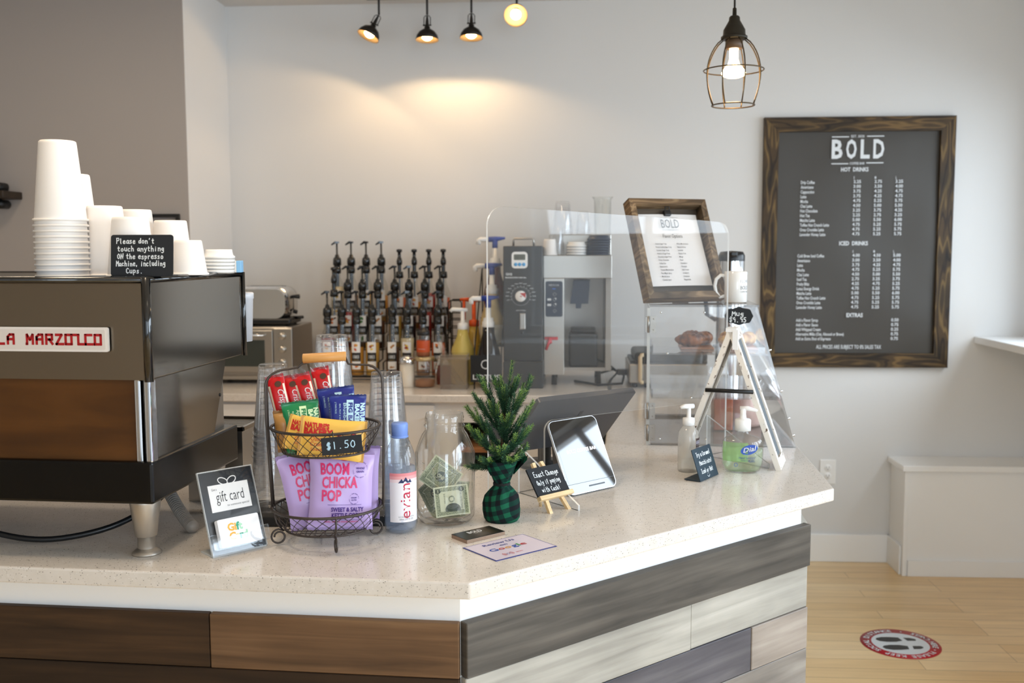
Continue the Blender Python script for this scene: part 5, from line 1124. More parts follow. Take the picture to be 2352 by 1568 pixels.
REDW=mat('candy_red','#C3161C',.28,0,.5); CREAM=mat('candy_cream','#E6D8C0',.4); CLW=clear('wrapper_clear',(.95,.94,.93),1.3,.10,(.95,.93,.92),.1)
for i,(p,yaw,lean,roll,lab) in enumerate((((-.676,1.885,1.185),.30,.12,.22,'red candy bar closest to the espresso machine in the top basket'),((-.655,1.908,1.182),.25,.12,.20,'red candy bar with a twisted top, second from the espresso machine'),((-.628,1.913,1.186),.25,.10,.28,'red candy bar third from the espresso machine, leaning in the top basket'),((-.600,1.930,1.196),.30,.10,.18,'tallest red candy bar at the back under the wooden grip'))):
    mb=MB(); rnd=random.Random(41+i); on=pack_mesh(mb,.036,.130,.010,.006,.0007,rnd)
    for s in(-1,1): mb.add([on(s*.0145+d,-.045+.09*q/9,.0006) for d in(-.002,.002) for q in range(10)],[(q,q+1,11+q,10+q) for q in range(9)],1)
    mb.text('CrispyCat!',.001,.005,.013,2,None,.062,al='c',bold=.0,rot=-PI/2+.04,shear=.25,fn=on)
    mb.add([on(.004+.007*math.cos(2*PI*q/12),.046+.006*math.sin(2*PI*q/12),.0007) for q in range(12)],[tuple(range(12))],3)
    o=mb.build('candy_bar',[REDW,CREAM,PRINTW,mat('candy_brown','#4A2A16',.5)]); place(o,p,yaw,lean,roll,lab,'candy bar','red candy bars in the top basket')
    mb=MB(); mb.sheet(lambda a,b:((a-.5)*.036,.058+.022*b,.002*math.sin(a*9+b*3)),8,3,0); mb.build('clear_end',CLW,o)
mb=MB(); on=pack_mesh(mb,.036,.082,.011,.006,.0008,random.Random(55)); place(mb.build('cookie_packet',[mat('cookie_brown','#A8783C',.35,0,.5)]),(-.664,1.864,1.142),.45,.1,.10,'brown cookie packet low in the top basket next to the green wrapper','snack bar')
o=thing('basket_price_tag','small black chalk tag reading $1.50 clipped to the top basket','price tag',PLATE(-.526,1.785,1.132,.34,-.04,.06))
mb=MB(); mb.bb((-.0375,-.0165,0),(.0375,.0165,.004),bev=.0008); mb.hand('$1.50',-.029,-.006,.014,1,None,w=.055,z=.0046,r=.0008); mb.build('board',[CHALK,CHALKB],o)
mb=MB(); mb.tube([(-.015,.0165,.002),(-.015,.025,-.006),(-.015,.018,-.016)],.0012,6); mb.build('clip',BLACK,o)

# ================================================================ cup stacks on the black bar mat
mb=MB(); mb.bb((-.175,-.055,0),(.175,.09,.022),bev=.004); tag(mb.build('bar_mat',mat('mat_black','#141414',.6),None,TR(-.640,2.035,ZC,.12)),'thick black bar mat under the clear cups behind the basket','mat')
CUPL=cup_mesh(.030,.044,.150,'clear_cup',CLEARCUP); CUPR=cup_mesh(.0315,.0455,.155,'clear_cup',CLEARCUP); CUPM=cup_mesh(.032,.049,.165,'clear_cup',CLEARCUP)
zb=ZC+.0225
stack(CUPL,'clear_cup',-.757,2.040,zb,-.750,2.043,14,.0125,ordl('clear cup of the stack nearest the steel bar tray, %s','c'),'clear cups near the bar tray')
stack(CUPM,'clear_cup',-.615,2.040,zb,-.619,2.042,17,.0132,ordl('clear cup of the tallest stack behind the basket grip, %s','c'),'clear cups behind the basket grip')
stack(CUPR,'clear_cup',-.500,2.040,zb,-.502,2.042,13,.0120,ordl('clear cup of the stack just behind the water bottle, %s','c'),'clear cups behind the water bottle')
#==PART6==
# ================================================================ water bottle
t=thing('water_bottle','blue capped plastic water bottle with a white and red label next to the basket','water bottle',TR(-.459,1.972,ZC,.30))
mb=MB(); fn=lambda a,z:1+.035*math.cos(4*a)*(1 if z<.02 else .25)
mb.lathe([(.006,.010),(.020,.004),(.026,.0005),(.031,.006),(.0335,.018),(.033,.05),(.033,.125),(.0335,.140),(.031,.156),(.0245,.176),(.0175,.190),(.0145,.194),(.0145,.203)],36,0,None,True,fn); mb.build('bottle',PET,t)
mb=MB(); mb.lathe([(0,.012),(.02,.007),(.029,.008),(.0318,.02),(.0315,.125),(.030,.1355),(0,.1355)],30); mb.build('water',clear('water_blue',(.93,.96,1),.6,.20,(.70,.80,.99),.02,1.33),t)
mb=MB(); mb.lathe([(.0152,.1945),(.0178,.196),(.0180,.198),(.0155,.199),(.0165,.200),(.0170,.214),(.0172,.222),(.0155,.2255),(0,.226)],30); mb.build('cap',mat('cap_blue','#7C9BE0',.4,0,.4),t)
mb=MB(); R=.0341; on=lambda a,b,e=0:((R+e)*math.sin(a/R),-(R+e)*math.cos(a/R),b)
a1=1.25
mb.sheet(lambda a,b:on((-.75+2.0*a)*R,.026+.101*b),20,16,0,mf=lambda a,b:0 if b<.82 else (7 if b<.86 else (6 if b<.905 else (5 if b<.955 else 4))))
mb.text('evian',.018,.070,.023,1,None,.072,al='c',bold=.0,rot=PI/2,fn=lambda a,b:on(a,b,.0004))
for x0,h,w in((-.004,.009,.012),(.0045,.012,.015),(.014,.008,.010)):
    mb.add([on(x0-w/2+.003,.107,.0006),on(x0+w/2+.003,.1075,.0006),on(x0+.003+w*.1,.107+h,.0006)],[(0,1,2)],2)
mb.text('NATURAL SPRING WATER',.010,.036,.0026,3,None,.034,al='c',fn=lambda a,b:on(a,b,.0004)); mb.text('500mL (16.9 FL OZ)',.010,.0305,.0036,3,None,.030,al='c',fn=lambda a,b:on(a,b,.0004))
mb.build('label',[mat('label_white','#F4EFF0',.3,0,.5),mat('evian_crimson','#C4123E',.4),mat('peak_navy','#22305E',.5),INKG]+[mat('label_pink_%d'%q,c,.3) for q,c in enumerate(('#E98F92','#EFA9AA','#F4C6C7','#F8E0E0'))],t)

# ================================================================ tip jar
t=thing('tip_jar','large clear embossed glass jar holding dollar bills','jar',TR(-.381,2.055,ZC,.12))
JG=clear('jar_glass',(.99,.994,.99),1.5,.012,(.88,.92,.88),.01,1.52)
sq=lambda a,z:1+.03*math.cos(4*a)*(1 if .01<z<.165 else .0)
outp=[(0,.001),(.046,0),(.055,.004),(.0605,.014),(.0617,.03),(.0617,.150),(.056,.170),(.048,.188),(.0415,.197),(.0405,.203),(.0435,.205),(.0435,.208),(.0405,.210),(.0400,.216),(.0415,.218),(.0400,.220),(.0415,.225),(.0400,.228),(.0395,.233),(.038,.2345)]
inp=[(.0365,.233),(.037,.21),(.0375,.198),(.044,.186),(.0525,.168),(.0585,.149),(.0585,.03),(.054,.016),(.045,.010),(0,.009)]
mb=MB(); mb.lathe(outp+inp,48,0,None,True,sq); mb.build('glass',JG,t)
mb=MB(); A=Matrix.Identity(4)
def onj(a,b): 
    th=a/.0622; rr=.0622*(1+.03*math.cos(4*(th-PI/2))); return (rr*math.sin(th),-rr*math.cos(th),b)
def path(pts,r=.0009):
    P=[]; 
    for (x0,y0),(x1,y1) in zip(pts[:-1],pts[1:]):
        for q in range(3): P.append(onj(x0+(x1-x0)*q/3,y0+(y1-y0)*q/3))
    P.append(onj(*pts[-1])); mb.tube(P,r,5)
k_=.0105
for st in ([(0,0),(.3,2.4),(.5,3)],[(-.9,2.2),(-.2,3.1),(1.0,3.2),(1.4,2.5),(.4,1.7),(1.5,1.2),(1.3,.3),(.2,-.1),(-.6,.3)],[(2.9,1.1),(2.4,1.5),(1.9,.9),(2.2,.2),(2.8,.5),(3.0,1.3),(3.1,.3)],[(3.3,.5),(4.2,2.6),(4.1,3.1),(3.7,2.4),(3.7,.6),(4.0,.4)],[(4.2,.6),(5.1,2.8),(5.0,3.3),(4.6,2.6),(4.6,.7),(5.0,.6)],[(-.4,-.6),(1.5,-.4),(3.5,.0),(5.4,.9)]):
    path([(-.012+x*k_,.108+y*k_*.9+x*k_*.12) for x,y in st])
for q in range(6): path([(-.052,.055+q*.016),(-.044,.054+q*.016)],.0007)
mb.build('embossing',clear('jar_relief',(.93,.95,.93),1.8,.22,(.92,.95,.92),.05,1.52),t)
BILL=mat('bill_paper','#CFCFAE',.75); BILLG=mat('bill_green','#6E7A58',.75); BILLD=mat('bill_dark','#3C4636',.75); k=N(BILLG); mp=k.coords((900,900,900)); no=k.n('ShaderNodeTexNoise'); no.inputs['Scale'].default_value=1; k.l(mp,'Vector',no,'Vector'); r=k.ramp([(.42,'#4D5A41'),(.58,'#B5B894')]); k.l(no,'Fac',r,'Fac'); k.l(r,'Color',k.p,'Base Color')
def bill(M,bend,back,lab,seed):
    mb=MB(); w,h=.072,.064
    cz=lambda x,y:bend*((x/.035)**2)+.003*math.sin(y*60+seed)
    on=lambda a,b,e=.0004:(a,b,cz(a,b)+e)
    mb.sheet(lambda a,b:((a-.5)*w,(b-.5)*h,cz((a-.5)*w,(b-.5)*h)),16,14,0)
    def band(x0,y0,x1,y1,m,e=.0004): mb.add([on(x0+(x1-x0)*i/6,y0+(y1-y0)*j/6,e) for j in range(7) for i in range(7)],[(j*7+i,j*7+i+1,j*7+i+8,j*7+i+7) for j in range(6) for i in range(6)],m)
    band(-.033,-.029,.033,-.021,1); band(-.033,.021,.033,.029,1); band(-.033,-.029,-.025,.029,1); band(.025,-.029,.033,.029,1)
    if not back:
        mb.add([on(.001+.016*math.cos(2*PI*q/22),-.018+.013*max(-.35,math.sin(2*PI*q/22)),.0008) for q in range(22)],[tuple(range(22))],2); mb.add([on(.0+.007*math.cos(2*PI*q/18),.004+.007*math.sin(2*PI*q/18),.0008) for q in range(18)],[tuple(range(18))],1)
        mb.add([on(.0+.004*math.cos(2*PI*q/18),.004+.004*math.sin(2*PI*q/18),.0011) for q in range(18)],[tuple(range(18))],0)
        for x in(-.027,.022): 
            mb.add([on(x+.006*math.cos(2*PI*q/16),.023+.005*math.sin(2*PI*q/16),.0009) for q in range(16)],[tuple(range(16))],2); mb.text('1',x,.0205,.006,0,None,al='c',bold=.03,fn=lambda a,b:on(a,b,.0013))
        mb.text('THE UNITED STATES',.018,.0,.004,2,None,.036,al='c',rot=-PI/2,fn=lambda a,b:on(a,b,.0008)); mb.text('B 8719 3541',-.016,.006,.003,2,None,.020,al='c',rot=-PI/2,fn=lambda a,b:on(a,b,.0008))
    else:
        band(-.024,-.019,.024,.019,1,.0003)
        mb.add([on(.011*math.cos(2*PI*q/20),.011*math.sin(2*PI*q/20),.0008) for q in range(20)],[tuple(range(20))],2); mb.text('ONE',0,-.004,.008,0,None,.016,al='c',bold=.02,fn=lambda a,b:on(a,b,.0013)); mb.text('OF AMERICA',-.030,0,.004,0,None,.04,al='c',rot=PI/2,bold=.02,fn=lambda a,b:on(a,b,.0009))
    o=mb.build('dollar_bill',[BILL,BILLG,BILLD]); o.matrix_world=TR(-.381,2.055,ZC,.12)@M; tag(o,lab,'banknote','dollar bills in the tip jar')
bill(PLATE(.016,-.040,.054,.12,.08,.10),.004,False,'flat dollar bill pressed against the front of the tip jar',1)
bill(PLATE(-.008,-.010,.098,.0,.25,-.62),.006,True,'crumpled dollar bill tilted above the flat bill in the jar',2)
bill(PLATE(-.022,.008,.060,-.4,.3,.7),-.008,True,'folded dollar bill low behind the flat bill on its basket side',3)
bill(PLATE(.012,.018,.052,.3,.3,-.2),.006,True,'dollar bill at the very back of the tip jar',4)
bill(Matrix.Translation((.006,-.006,.0155))@Matrix.Rotation(.3,4,'Z'),.003,True,'dollar bill lying flat on the bottom of the tip jar',5)

# ================================================================ plaid potted evergreen
t=thing('potted_evergreen','little artificial evergreen tree in a green plaid cloth wrapped pot','potted tree',TR(-.262,2.075,ZC))
PLAID=mat('plaid_cloth','#0E4A38',.85,0,.2); k=N(PLAID)
tc=k.n('ShaderNodeTexCoord'); mp=k.n('ShaderNodeMapping'); mp.inputs['Rotation'].default_value=(0,.25,.5); k.l(tc,'Object',mp,'Vector'); sx=k.n('ShaderNodeSeparateXYZ'); k.l(mp,'Vector',sx,'Vector')
def stripe(ax,f):
    a=k.n('ShaderNodeMath',operation='MULTIPLY'); a.inputs[1].default_value=f; k.l(sx,ax,a,0); b=k.n('ShaderNodeMath',operation='SINE'); k.l(a,'Value',b,0); c=k.n('ShaderNodeMath',operation='GREATER_THAN'); c.inputs[1].default_value=0; k.l(b,'Value',c,0); return c
s1,s2=stripe('X',2*PI/.020),stripe('Z',2*PI/.020); ad=k.n('ShaderNodeMath',operation='ADD'); k.l(s1,'Value',ad,0); k.l(s2,'Value',ad,1)
mu=k.n('ShaderNodeMath',operation='MULTIPLY'); mu.inputs[1].default_value=.5; k.l(ad,'Value',mu,0); r=k.ramp([(0,'#14593F'),(.5,'#0B3229'),(1,'#12161A')]); r.color_ramp.interpolation='CONSTANT'; r.color_ramp.elements[1].position=.3; r.color_ramp.elements[2].position=.8; k.l(mu,'Value',r,'Fac'); k.l(r,'Color',k.p,'Base Color')
def fold(a,z):
    f=max(0,1-abs(z-.078)/.05); return 1+.10*f*math.sin(9*a+z*30)+.05*math.sin(5*a-z*60)*min(1,z/.03)
mb=MB(); mb.lathe([(0,0),(.034,0),(.0385,.006),(.0405,.022),(.0395,.040),(.034,.056),(.024,.068),(.0165,.076),(.0155,.082),(.020,.092),(.027,.106),(.033,.122),(.036,.132),(.033,.130),(.024,.110),(.012,.092),(0,.088)],44,0,None,True,fold)
for a0,ln in((.35,.030),(-2.6,.014)):
    mb.sheet(lambda a,b:((.026+ln*b)*math.cos(a0+(a-.5)*1.0),(.026+ln*b)*math.sin(a0+(a-.5)*1.0),.104+.034*b+.006*math.sin(a*9)-.02*(a-.5)**2),10,6)
mb.build('cloth_wrap',PLAID,t)
mb=MB(); 
for d in(0,.0028): mb.tube([(.0172*math.cos(2*PI*q/30),.0172*math.sin(2*PI*q/30),.078+d+.0008*math.sin(q*2)) for q in range(30)],.0017,5,closed=True)
mb.build('twine',mat('twine_black','#101512',.8),t)
mb=MB(); mb.tube([(0,0,.085),(.002,0,.16),(.006,0,.24),(.012,.002,.285)],[.005,.0042,.003,.0015],8); mb.build('trunk',mat('bark','#5A3A26',.8),t)
GREENS=[mat('needle_dark','#2A4A36',.55,0,.3),mat('needle_mid','#3E6847',.55,0,.3),mat('needle_light','#7C9E4E',.5,0,.3)]
def sprig(mb,p0,d,L,rnd,tip):
    p0=Vector(p0); d=Vector(d).normalized(); side=d.cross(Vector((0,0,1))); 
    if side.length<.1: side=Vector((1,0,0))
    side.normalize(); up=side.cross(d)
    pts=[p0+d*L*f+Vector((0,0,.10*L*f*f)) for f in(0,.33,.66,1)]
    mb.tube(pts,[.0014,.0012,.001,.0007],5,0)
    n=int(L*2300)
    for q in range(n):
        f=q/n; c=p0+d*L*f+Vector((0,0,.10*L*f*f)); a=q*2.4+rnd.uniform(-.3,.3); r_=side*math.cos(a)+up*math.sin(a)
        nd=(d*rnd.uniform(.55,.95)+r_*rnd.uniform(.75,1.05)).normalized(); ln=rnd.uniform(.0095,.0130)*(1-.3*f); w=r_.cross(nd).normalized()*.00058; e=c+nd*ln; m=2 if (tip and f>.55 and rnd.random()<.8) else (1 if rnd.random()<.5 else 0); h=nd.cross(w).normalized()*.0004
        mb.add([c-w,c+w,c+nd*ln*.6+w*1.1,e,c+nd*ln*.6-w*1.1,c+nd*ln*.5+h],[(0,1,5),(1,2,5),(2,3,5),(3,4,5),(4,0,5),(0,4,3,2,1)],m)
rnd=random.Random(9)
BR=[]   # branch azimuth, start height, reach, rise
for a,z,rch,rise in((PI,.112,.072,-.004),(.2,.12,.052,.030),(-2.4,.115,.055,.018),(-.9,.118,.055,.022),(1.6,.12,.05,.03),(2.6,.125,.068,.040),(.6,.13,.060,.055),(-1.6,.125,.050,.035),(3.5,.135,.074,.060),(-.4,.14,.062,.055),(1.2,.15,.05,.06),(-2.6,.15,.055,.065),(2.9,.155,.078,.072),(.0,.155,.062,.085),(-1.2,.165,.042,.06),(2.2,.17,.045,.07),(3.3,.18,.062,.080),(.3,.185,.060,.105),(-2.2,.185,.04,.065),(-.6,.195,.045,.075),(1.6,.205,.035,.07),(3.0,.21,.052,.085),(-1.5,.225,.028,.055),(.1,.235,.030,.062),(2.5,.24,.026,.055)):
    BR.append((a,z,rch,rise))
mb=None
for a,z,rch,rise in BR:
    mb=MB(); d=Vector((math.cos(a)*rch,math.sin(a)*rch,rise)); L=d.length*1.05; p=Vector((.004*(z-.08)/.1,0,z)); sprig(mb,p,d,L,rnd,True)
    for f,sg in((.22,-1),(.38,1),(.54,-1),(.70,1)):
        dd=d.normalized(); pr_=Vector((-dd.y,dd.x,.1)); sprig(mb,p+d*f,dd+pr_*sg*.75+Vector((0,0,.25)),L*(.62-.4*f)+.008,rnd,rnd.random()<.5)
    mb.build('branch',GREENS,t)
mb=MB(); sprig(mb,(.009,0,.25),(.18,.02,1),.085,rnd,True); sprig(mb,(.010,0,.262),(-.28,.1,1),.045,rnd,True); sprig(mb,(.011,0,.258),(.45,-.1,1),.05,rnd,True); mb.build('branch',GREENS,t)

# ================================================================ cards and flyer on the worktop
t=None
CB=mat('card_black','#17130F',.35,0,.4); CE=mat('card_edge','#A98E78',.6)
for i in range(9):
    mb=MB(); mb.bb((-.048,-.026,0),(.048,.026,.0007),0 if i==8 else 1)
    mb.m[:]=[0 if q in(3,5) else 1 for q in range(6)] if i<8 else [0]*6
    if i==8:
        mb.text('BOLD',-.002,.004,.0125,2,None,.034,z=.0012,bold=.03); mb.text('COFFEE BAR',-.002,-.002,.003,2,None,.02,z=.0012)
        for q in range(4): mb.text(('123 MAIN STREET','OPEN DAILY','THANK YOU','COFFEE')[q] if False else 'boldcoffeebar',.004,-.008-q*.004,.0024,3,None,.028,z=.0012)
    o=mb.build('business_card',[CB,CE,PRINTW,INKG]); o.matrix_world=TR(-.2935+.0004*math.sin(i*2),1.945,ZC+.0003+i*.0009,.80); tag(o,'black business card %s of the pile by the review flyer'%('on top' if i==8 else ('at the bottom' if i==0 else '%s from the bottom'%ORD[i])),'business card','business cards by the flyer')
FLY=mat('flyer_paper','#DCD3E2',.3,0,.5); NAVI=mat('flyer_navy','#33408E',.5)
mb=MB(); fw_,fh_=.150,.107; mb.bb((-fw_/2,-fh_/2,0),(fw_/2,fh_/2,.0006),1); mb.rbox2(0,0,fw_-.005,fh_-.005,0,None,.0010)
# text reads along the long counter edge direction
def ft(s,x,y,h,w,m,al='c'): mb.text(s,x,y,h,m,None,w,.0016,al,.01)
ft('Review Us',-.002,.030,.010,.075,2); ft('on',-.002,.015,.009,.018,2)
gx=-.048
for ch,m,w in(('G',3,.018),('o',4,.0135),('o',5,.0135),('g',3,.0135),('l',6,.004),('e',4,.0135)): ft(ch,gx,-.006,.0155 if ch in'Gl' else .0155,w,m,'l'); gx+=w+.0022
for r_ in(.006,.009,.012):
    for s in(-1,1):
        mb.ribbon([(-.030+s*(r_)*math.cos(a),-.033+r_*math.sin(a)*.8,.0016) for a in(-.8,-.4,0,.4,.8)],.0005,4)
mb.ring(-.030,-.033,.0035,.0045,2,None,.0016,4); ft('tap here',-.004,-.036,.005,.016,4)
o=mb.build('review_flyer',[FLY,NAVI,NAVI,mat('g_blue','#2E56B0',.5),mat('g_red','#C23A34',.5),mat('g_yellow','#E0A02E',.5),mat('g_green','#3C9A58',.5)]); 
ex=Vector((.077+.0,.075)).normalized()
o.matrix_world=TR(-.2215,1.8785,ZC+.0004,.785); tag(o,'pale lilac review flyer with a navy border flat on the worktop','flyer')

# ================================================================ hand gel, lotion, chalk tent sign, A-frame
t=thing('sanitizer_bottle','clear pump bottle of green hand sanitizer gel with a blue oval logo','sanitizer bottle',TR(.302,2.598,ZC,-.05))
prf=[(0,.001),(.036,.0),(.045,.006),(.0515,.022),(.053,.045),(.053,.068),(.050,.082),(.044,.090),(.020,.098),(.0155,.101),(.0155,.110)]
FLAT=Matrix.Diagonal((1,.62,1,1))
mb=MB(); mb.lathe(prf,40,0,FLAT); mb.build('bottle',BOTTLEG,t)
mb=MB(); mb.lathe([(0,.003),(.034,.003),(.043,.008),(.0497,.023),(.051,.046),(.051,.062),(0,.062)],36,0,FLAT); mb.build('gel',clear('gel_green',(.90,.98,.87),.6,.10,(.75,.95,.68),.03),t)
mb=MB(); fr=lambda a,b,e=.0008:(a,-(math.sqrt(max(0,1-(a/.0530)**2)))*.0530*.62-e,b)
mb.sheet(lambda a,b:fr(-.050+.062*a,.032+.050*b,.0003),14,4,0)
mb.add([fr(.015+.0215*math.cos(2*PI*q/24),.064+.0125*math.sin(2*PI*q/24)+.004*math.cos(2*PI*q/24),.001) for q in range(24)],[tuple(range(24))],1)
mb.text('Dial',.015,.0595,.0125,2,None,.030,al='c',bold=.01,shear=.2,fn=lambda a,b:fr(a,b+.18*(a-.015),.0016)); mb.text('Hand Sanitizer',.010,.040,.0068,3,None,.042,al='c',shear=.15,fn=fr); mb.text('GEL',.022,.032,.0068,3,None,.016,al='c',shear=.15,fn=fr)
mb.ring(-.018,.024,.004,.0048,1,FX@Matrix.Translation((0,0,.031)),0,20); mb.text('ANTIBACTERIAL',.006,.0345,.003,3,None,.022,al='c',fn=fr)
mb.build('label',[clear('label_green',(.80,.96,.70),.4,.42,(.55,.88,.38),.1),mat('dial_blue','#2F57B5',.4),PRINTW,mat('dial_navy','#2B4C86',.5)],t)
mb=MB(); mb.lathe([(.0150,.108),(.0205,.109),(.0205,.136),(.018,.139),(.009,.140),(.0075,.150),(.0075,.166),(0,.166)],28); mb.tube([(-.008,0,.166),(.012,0,.1665),(.030,0,.162),(.036,0,.160)],[.006,.006,.0045,.003],10); mb.build('pump',PLASW,t)
t=thing('lotion_bottle','cloudy white pump bottle with a dark ingredient label behind the chalk tent sign','pump bottle',TR(.163,2.592,ZC,.55))
mb=MB(); mb.lathe([(0,0),(.025,0),(.0272,.004),(.0275,.085),(.025,.105),(.016,.118),(.0125,.121),(.0125,.126)],30); mb.build('bottle',clear('bottle_cloudy',(.93,.92,.90),1.0,.42,(.92,.90,.86),.1),t)
mb=MB(); on2=lambda a,b,e=.0004:((.0277+e)*math.sin(a/.0277),-(.0277+e)*math.cos(a/.0277),b)
mb.sheet(lambda a,b:on2(.004+.030*a,.028+.062*b),10,8,0,mf=lambda a,b:1 if int(b*24)%2 and b>.2 else 0)
for q in range(9): mb.text('ACTIVE INGREDIENTS',.019,.082-q*.0055,.0028,1 if False else 2,None,.026,al='c',fn=lambda a,b:on2(a,b,.0008))
mb.build('label',[mat('lotion_label','#4A3432',.5),mat('lotion_label_pale','#8E8492',.5),PRINTW],t)
mb=MB(); mb.lathe([(.0122,.121),(.0155,.122),(.0155,.140),(.006,.142),(.0055,.170),(0,.170)],22); mb.tube([(.014,0,.170),(-.012,0,.171),(-.026,0,.169)],[.0065,.0065,.004],10); mb.build('pump',PLASW,t)
t=thing('chalk_tent_sign','small leaning slate sign chalked Try a Caramel Macchiato before the lotion bottle','chalk sign',PLATE(.186,2.464,.9195,1.05,.33))
mb=MB(); SLATE=mat('slate_blue','#2B3A45',.6,0,.3); mb.prism(rrect(0,0,.104,.080,.003),-.002,0,0)
rr_=random.Random(5)
mb.hand('Try a Caramel',.014,.058,.011,1,None,w=.080,z=.0008,r=.0009,rnd=rr_); mb.hand('Macchiato!',.020,.037,.011,1,None,w=.070,z=.0008,r=.0009,rnd=rr_); mb.hand('Iced or Hot',.018,.016,.011,1,None,w=.068,z=.0008,r=.0009,rnd=rr_)
mb.ribbon([(.050+.006*math.cos(a),.010+.006*math.sin(a),.0008) for a in [PI+.3+q*(PI-.6)/8 for q in range(9)]],.0007,1)
for x in(.047,.053): mb.disc(x,.0125,.0009,1,None,.0008,8)
mb.bb((0,0,-.001),(.104,.045,.001),0,Matrix.Rotation(-(PI/2-.33),4,'X')); mb.build('slate',[SLATE,CHALKW],t)
# A-frame
t=thing('a_frame_sign','distressed white wood tabletop A-frame sign standing edge-on before the pastry case','sign board',TR(.271,2.645,ZC,-.24))
AFW=mat('distressed_white','#E6DED3',.7,0,.2); k=N(AFW); mp=k.coords((60,60,60)); no=k.n('ShaderNodeTexNoise'); no.inputs['Scale'].default_value=1.3; no.inputs['Detail'].default_value=6; k.l(mp,'Vector',no,'Vector'); r=k.ramp([(.60,'#E8E1D7'),(.66,'#6A5140')]); k.l(no,'Fac',r,'Fac'); k.l(r,'Color',k.p,'Base Color')
AFB=mat('board_back_tan','#8D8272',.6); HH=.364; SP=.130; DEP=.13
for s,nm in((-1,'panel'),(1,'panel')):
    ang=s*math.atan2(SP,HH); L=math.hypot(SP,HH)
    Mp=Matrix.Translation((s*SP,0,0))@Matrix.Rotation(-ang,4,'Y')   # local z up the leg, x out
    mb=MB()
    for y in(0,DEP-.026): mb.bb((-.007,y,0),(.007,y+.026,L),0)
    mb.bb((-.007,.026,.0),(.007,DEP-.026,.028),0); mb.bb((-.007,.026,L-.03),(.007,DEP-.026,L-.002),0); o=mb.build('leaf_frame',AFW,t,Mp)
    mb=MB(); mb.bb((-.003,.026,.028),(.003,DEP-.026,L-.03),0); mb.m=[0]*6
    mb.add([(.0035*s,.03,.03),(.0035*s,DEP-.03,.03),(.0035*s,DEP-.03,L-.034),(.0035*s,.03,L-.034)],[(0,1,2,3)],1); mb.build('leaf_board',[AFB,mat('slate_grey','#5E666C',.6)],o)
mb=MB(); mb.tube([(-.062,-.006,.205),(.062,-.006,.205)],.0055,8); mb.build('brace',BLACKM,t)
mb=MB(); mb.bb((-.012,-.002,HH-.004),(.016,.05,HH+.006),0); mb.bb((.006,-.003,HH-.05),(.020,.012,HH+.002),0,None); mb.build('hinge_tape',mat('tape_white','#EFEFEF',.5),t)

# ================================================================ on top of the espresso machine
ZT=1.4447
def dpt(d,px):   # plan position d metres out along the sight line bearing px
    th=math.atan2(px-1176,2286.7*1.0); return None
CUP=[cup_mesh(.0325,.0465,.150,'paper_cup',CUPW),cup_mesh(.0325,.0455,.136,'paper_cup',CUPW),cup_mesh(.0325,.0440,.112,'paper_cup',CUPW),cup_mesh(.0265,.036,.070,'paper_cup',CUPW)]
stack(CUP[0],'paper_cup',-1.066,1.790,ZT,-1.066,1.790,11,.0105,ordl('white paper cup of the tallest stack on the machine, %s','c'),'paper cups in the tallest stack')
stack(CUP[0],'paper_cup',-1.110,1.915,ZT,-1.112,1.915,6,.0105,ordl('white paper cup of the second tallest stack on the machine, %s','c'),'paper cups in the second stack')
for me,x,y,lab in((CUP[1],-1.013,1.855,'upturned white paper cup between the tall stacks and the chalk notice'),(CUP[2],-.930,1.795,'upturned white paper cup right behind the chalk notice'),(CUP[1],-1.040,2.030,'upturned white paper cup behind the two cups at the notice'),(CUP[2],-.953,2.010,'medium upturned white paper cup before the small picture frame'),(CUP[3],-.880,1.932,'shortest upturned white paper cup beside the lid pile')):
    o=bpy.data.objects.new('paper_cup',me); COL.objects.link(o); o.location=(x,y,ZT); tag(o,lab,'cup')
LID8=lid_mesh(.033,'cup_lid',PLASW)
stack(LID8,'cup_lid',-.876,2.07,ZT,-.874,2.07,5,.0075,ordl('white drink lid on the machine, %s of its pile','c'),'white lids on the machine','lid')
t=thing('small_carton','small white carton with a pale blue side at the machine corner','carton',TR(-.885,2.150,ZT,.25))
mb=MB(); mb.bb((-.032,-.02,0),(.028,.02,.026),0,bev=.001); mb.bb((.018,-.0203,.0),(.0285,.0203,.0262),1,bev=.001); mb.build('carton',[PLASW,mat('carton_blue','#8CC4EE',.5)],t)
mb=MB(); mb.lathe([(0,0),(.014,0),(.017,.008),(.017,.026),(.012,.034),(0,.035)],20); tag(mb.build('tamper_knob',BLACK,None,TR(-1.165,1.93,ZT)),'black rounded tamper knob on the machine behind the tall cups','tamper')
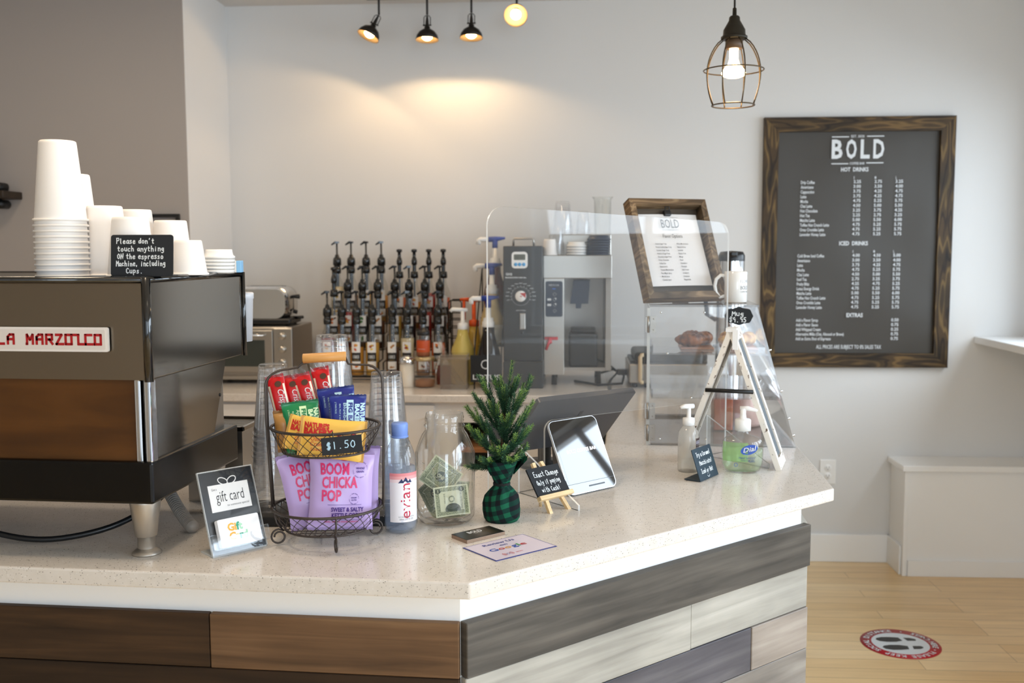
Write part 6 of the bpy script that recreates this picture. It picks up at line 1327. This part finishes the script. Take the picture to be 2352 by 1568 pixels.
t=thing('chalk_notice','black chalk notice asking not to touch anything on the espresso machine','chalk sign',PLATE(-.942,1.737,1.4475,.13,.12))
mb=MB(); mb.prism(rrect(0,0,.114,.076,.005),-.002,0,0)
rr_=random.Random(8)
for s,x,y,h,w in(("Please don't",.010,.060,.0095,.072),('touch anything',.012,.0455,.0095,.088),('ON the espresso',.012,.0315,.0095,.088),('Machine, including',.010,.0185,.0095,.092),('Cups.',.028,.005,.0095,.032)): mb.hand(s,x,y,h,1,None,w=w,z=.0006,r=.00075,rnd=rr_)
mb.bb((0,0,-.001),(.114,.03,.001),0,Matrix.Rotation(-(PI/2-.12),4,'X')); mb.build('board',[CHALK,CHALKW],t)

# ================================================================ floor decal
t=thing('floor_decal','round red and white floor sticker with two black footprints','floor sticker',TR(1.042,3.799,.0006,.10))
mb=MB(); DR=mat('decal_red','#B81E2A',.35,0,.4); R0=.145
mb.lathe([(R0,0),(R0,.0006),(0,.0006)],64,0); mb.disc(0,0,.104,1,None,.0011,56)
def arc(s,a0,a1,r,flip=False):
    n=len(s)
    for i,ch in enumerate(s):
        if ch==' ': continue
        a=a0+(a1-a0)*(i+.5)/n
        x,y=r*math.cos(a),r*math.sin(a); mb.text(ch,x,y,.021,1,None,None,.0013,'c',.03,rot=a-PI/2)
arc('PLEASE KEEP SOCIAL DISTANCE',math.radians(-40),math.radians(-275),.1135); arc('STAND HERE',math.radians(52),math.radians(-22),.1135)
for a in(-31,69): mb.disc(.122*math.cos(math.radians(a)),.122*math.sin(math.radians(a)),.004,1,None,.0013,12)
def foot(y,s):
    sole=[(-.080,0),(-.074,.016),(-.050,.026),(-.02,.026),(.012,.021),(.018,-.010),(-.01,-.021),(-.045,-.022),(-.070,-.014)]
    heel=[(.030,.019),(.055,.018),(.070,.008),(.073,-.002),(.066,-.011),(.036,-.011)]
    for P in(sole,heel): mb.add([(x,y+q*s,.0014) for x,q in P],[tuple(range(len(P)))],2)
foot(.036,1); foot(-.036,-1)
mb.build('sticker',[DR,mat('decal_white','#DDE3E8',.35,0,.4),mat('decal_black','#1B1C20',.4)],t)
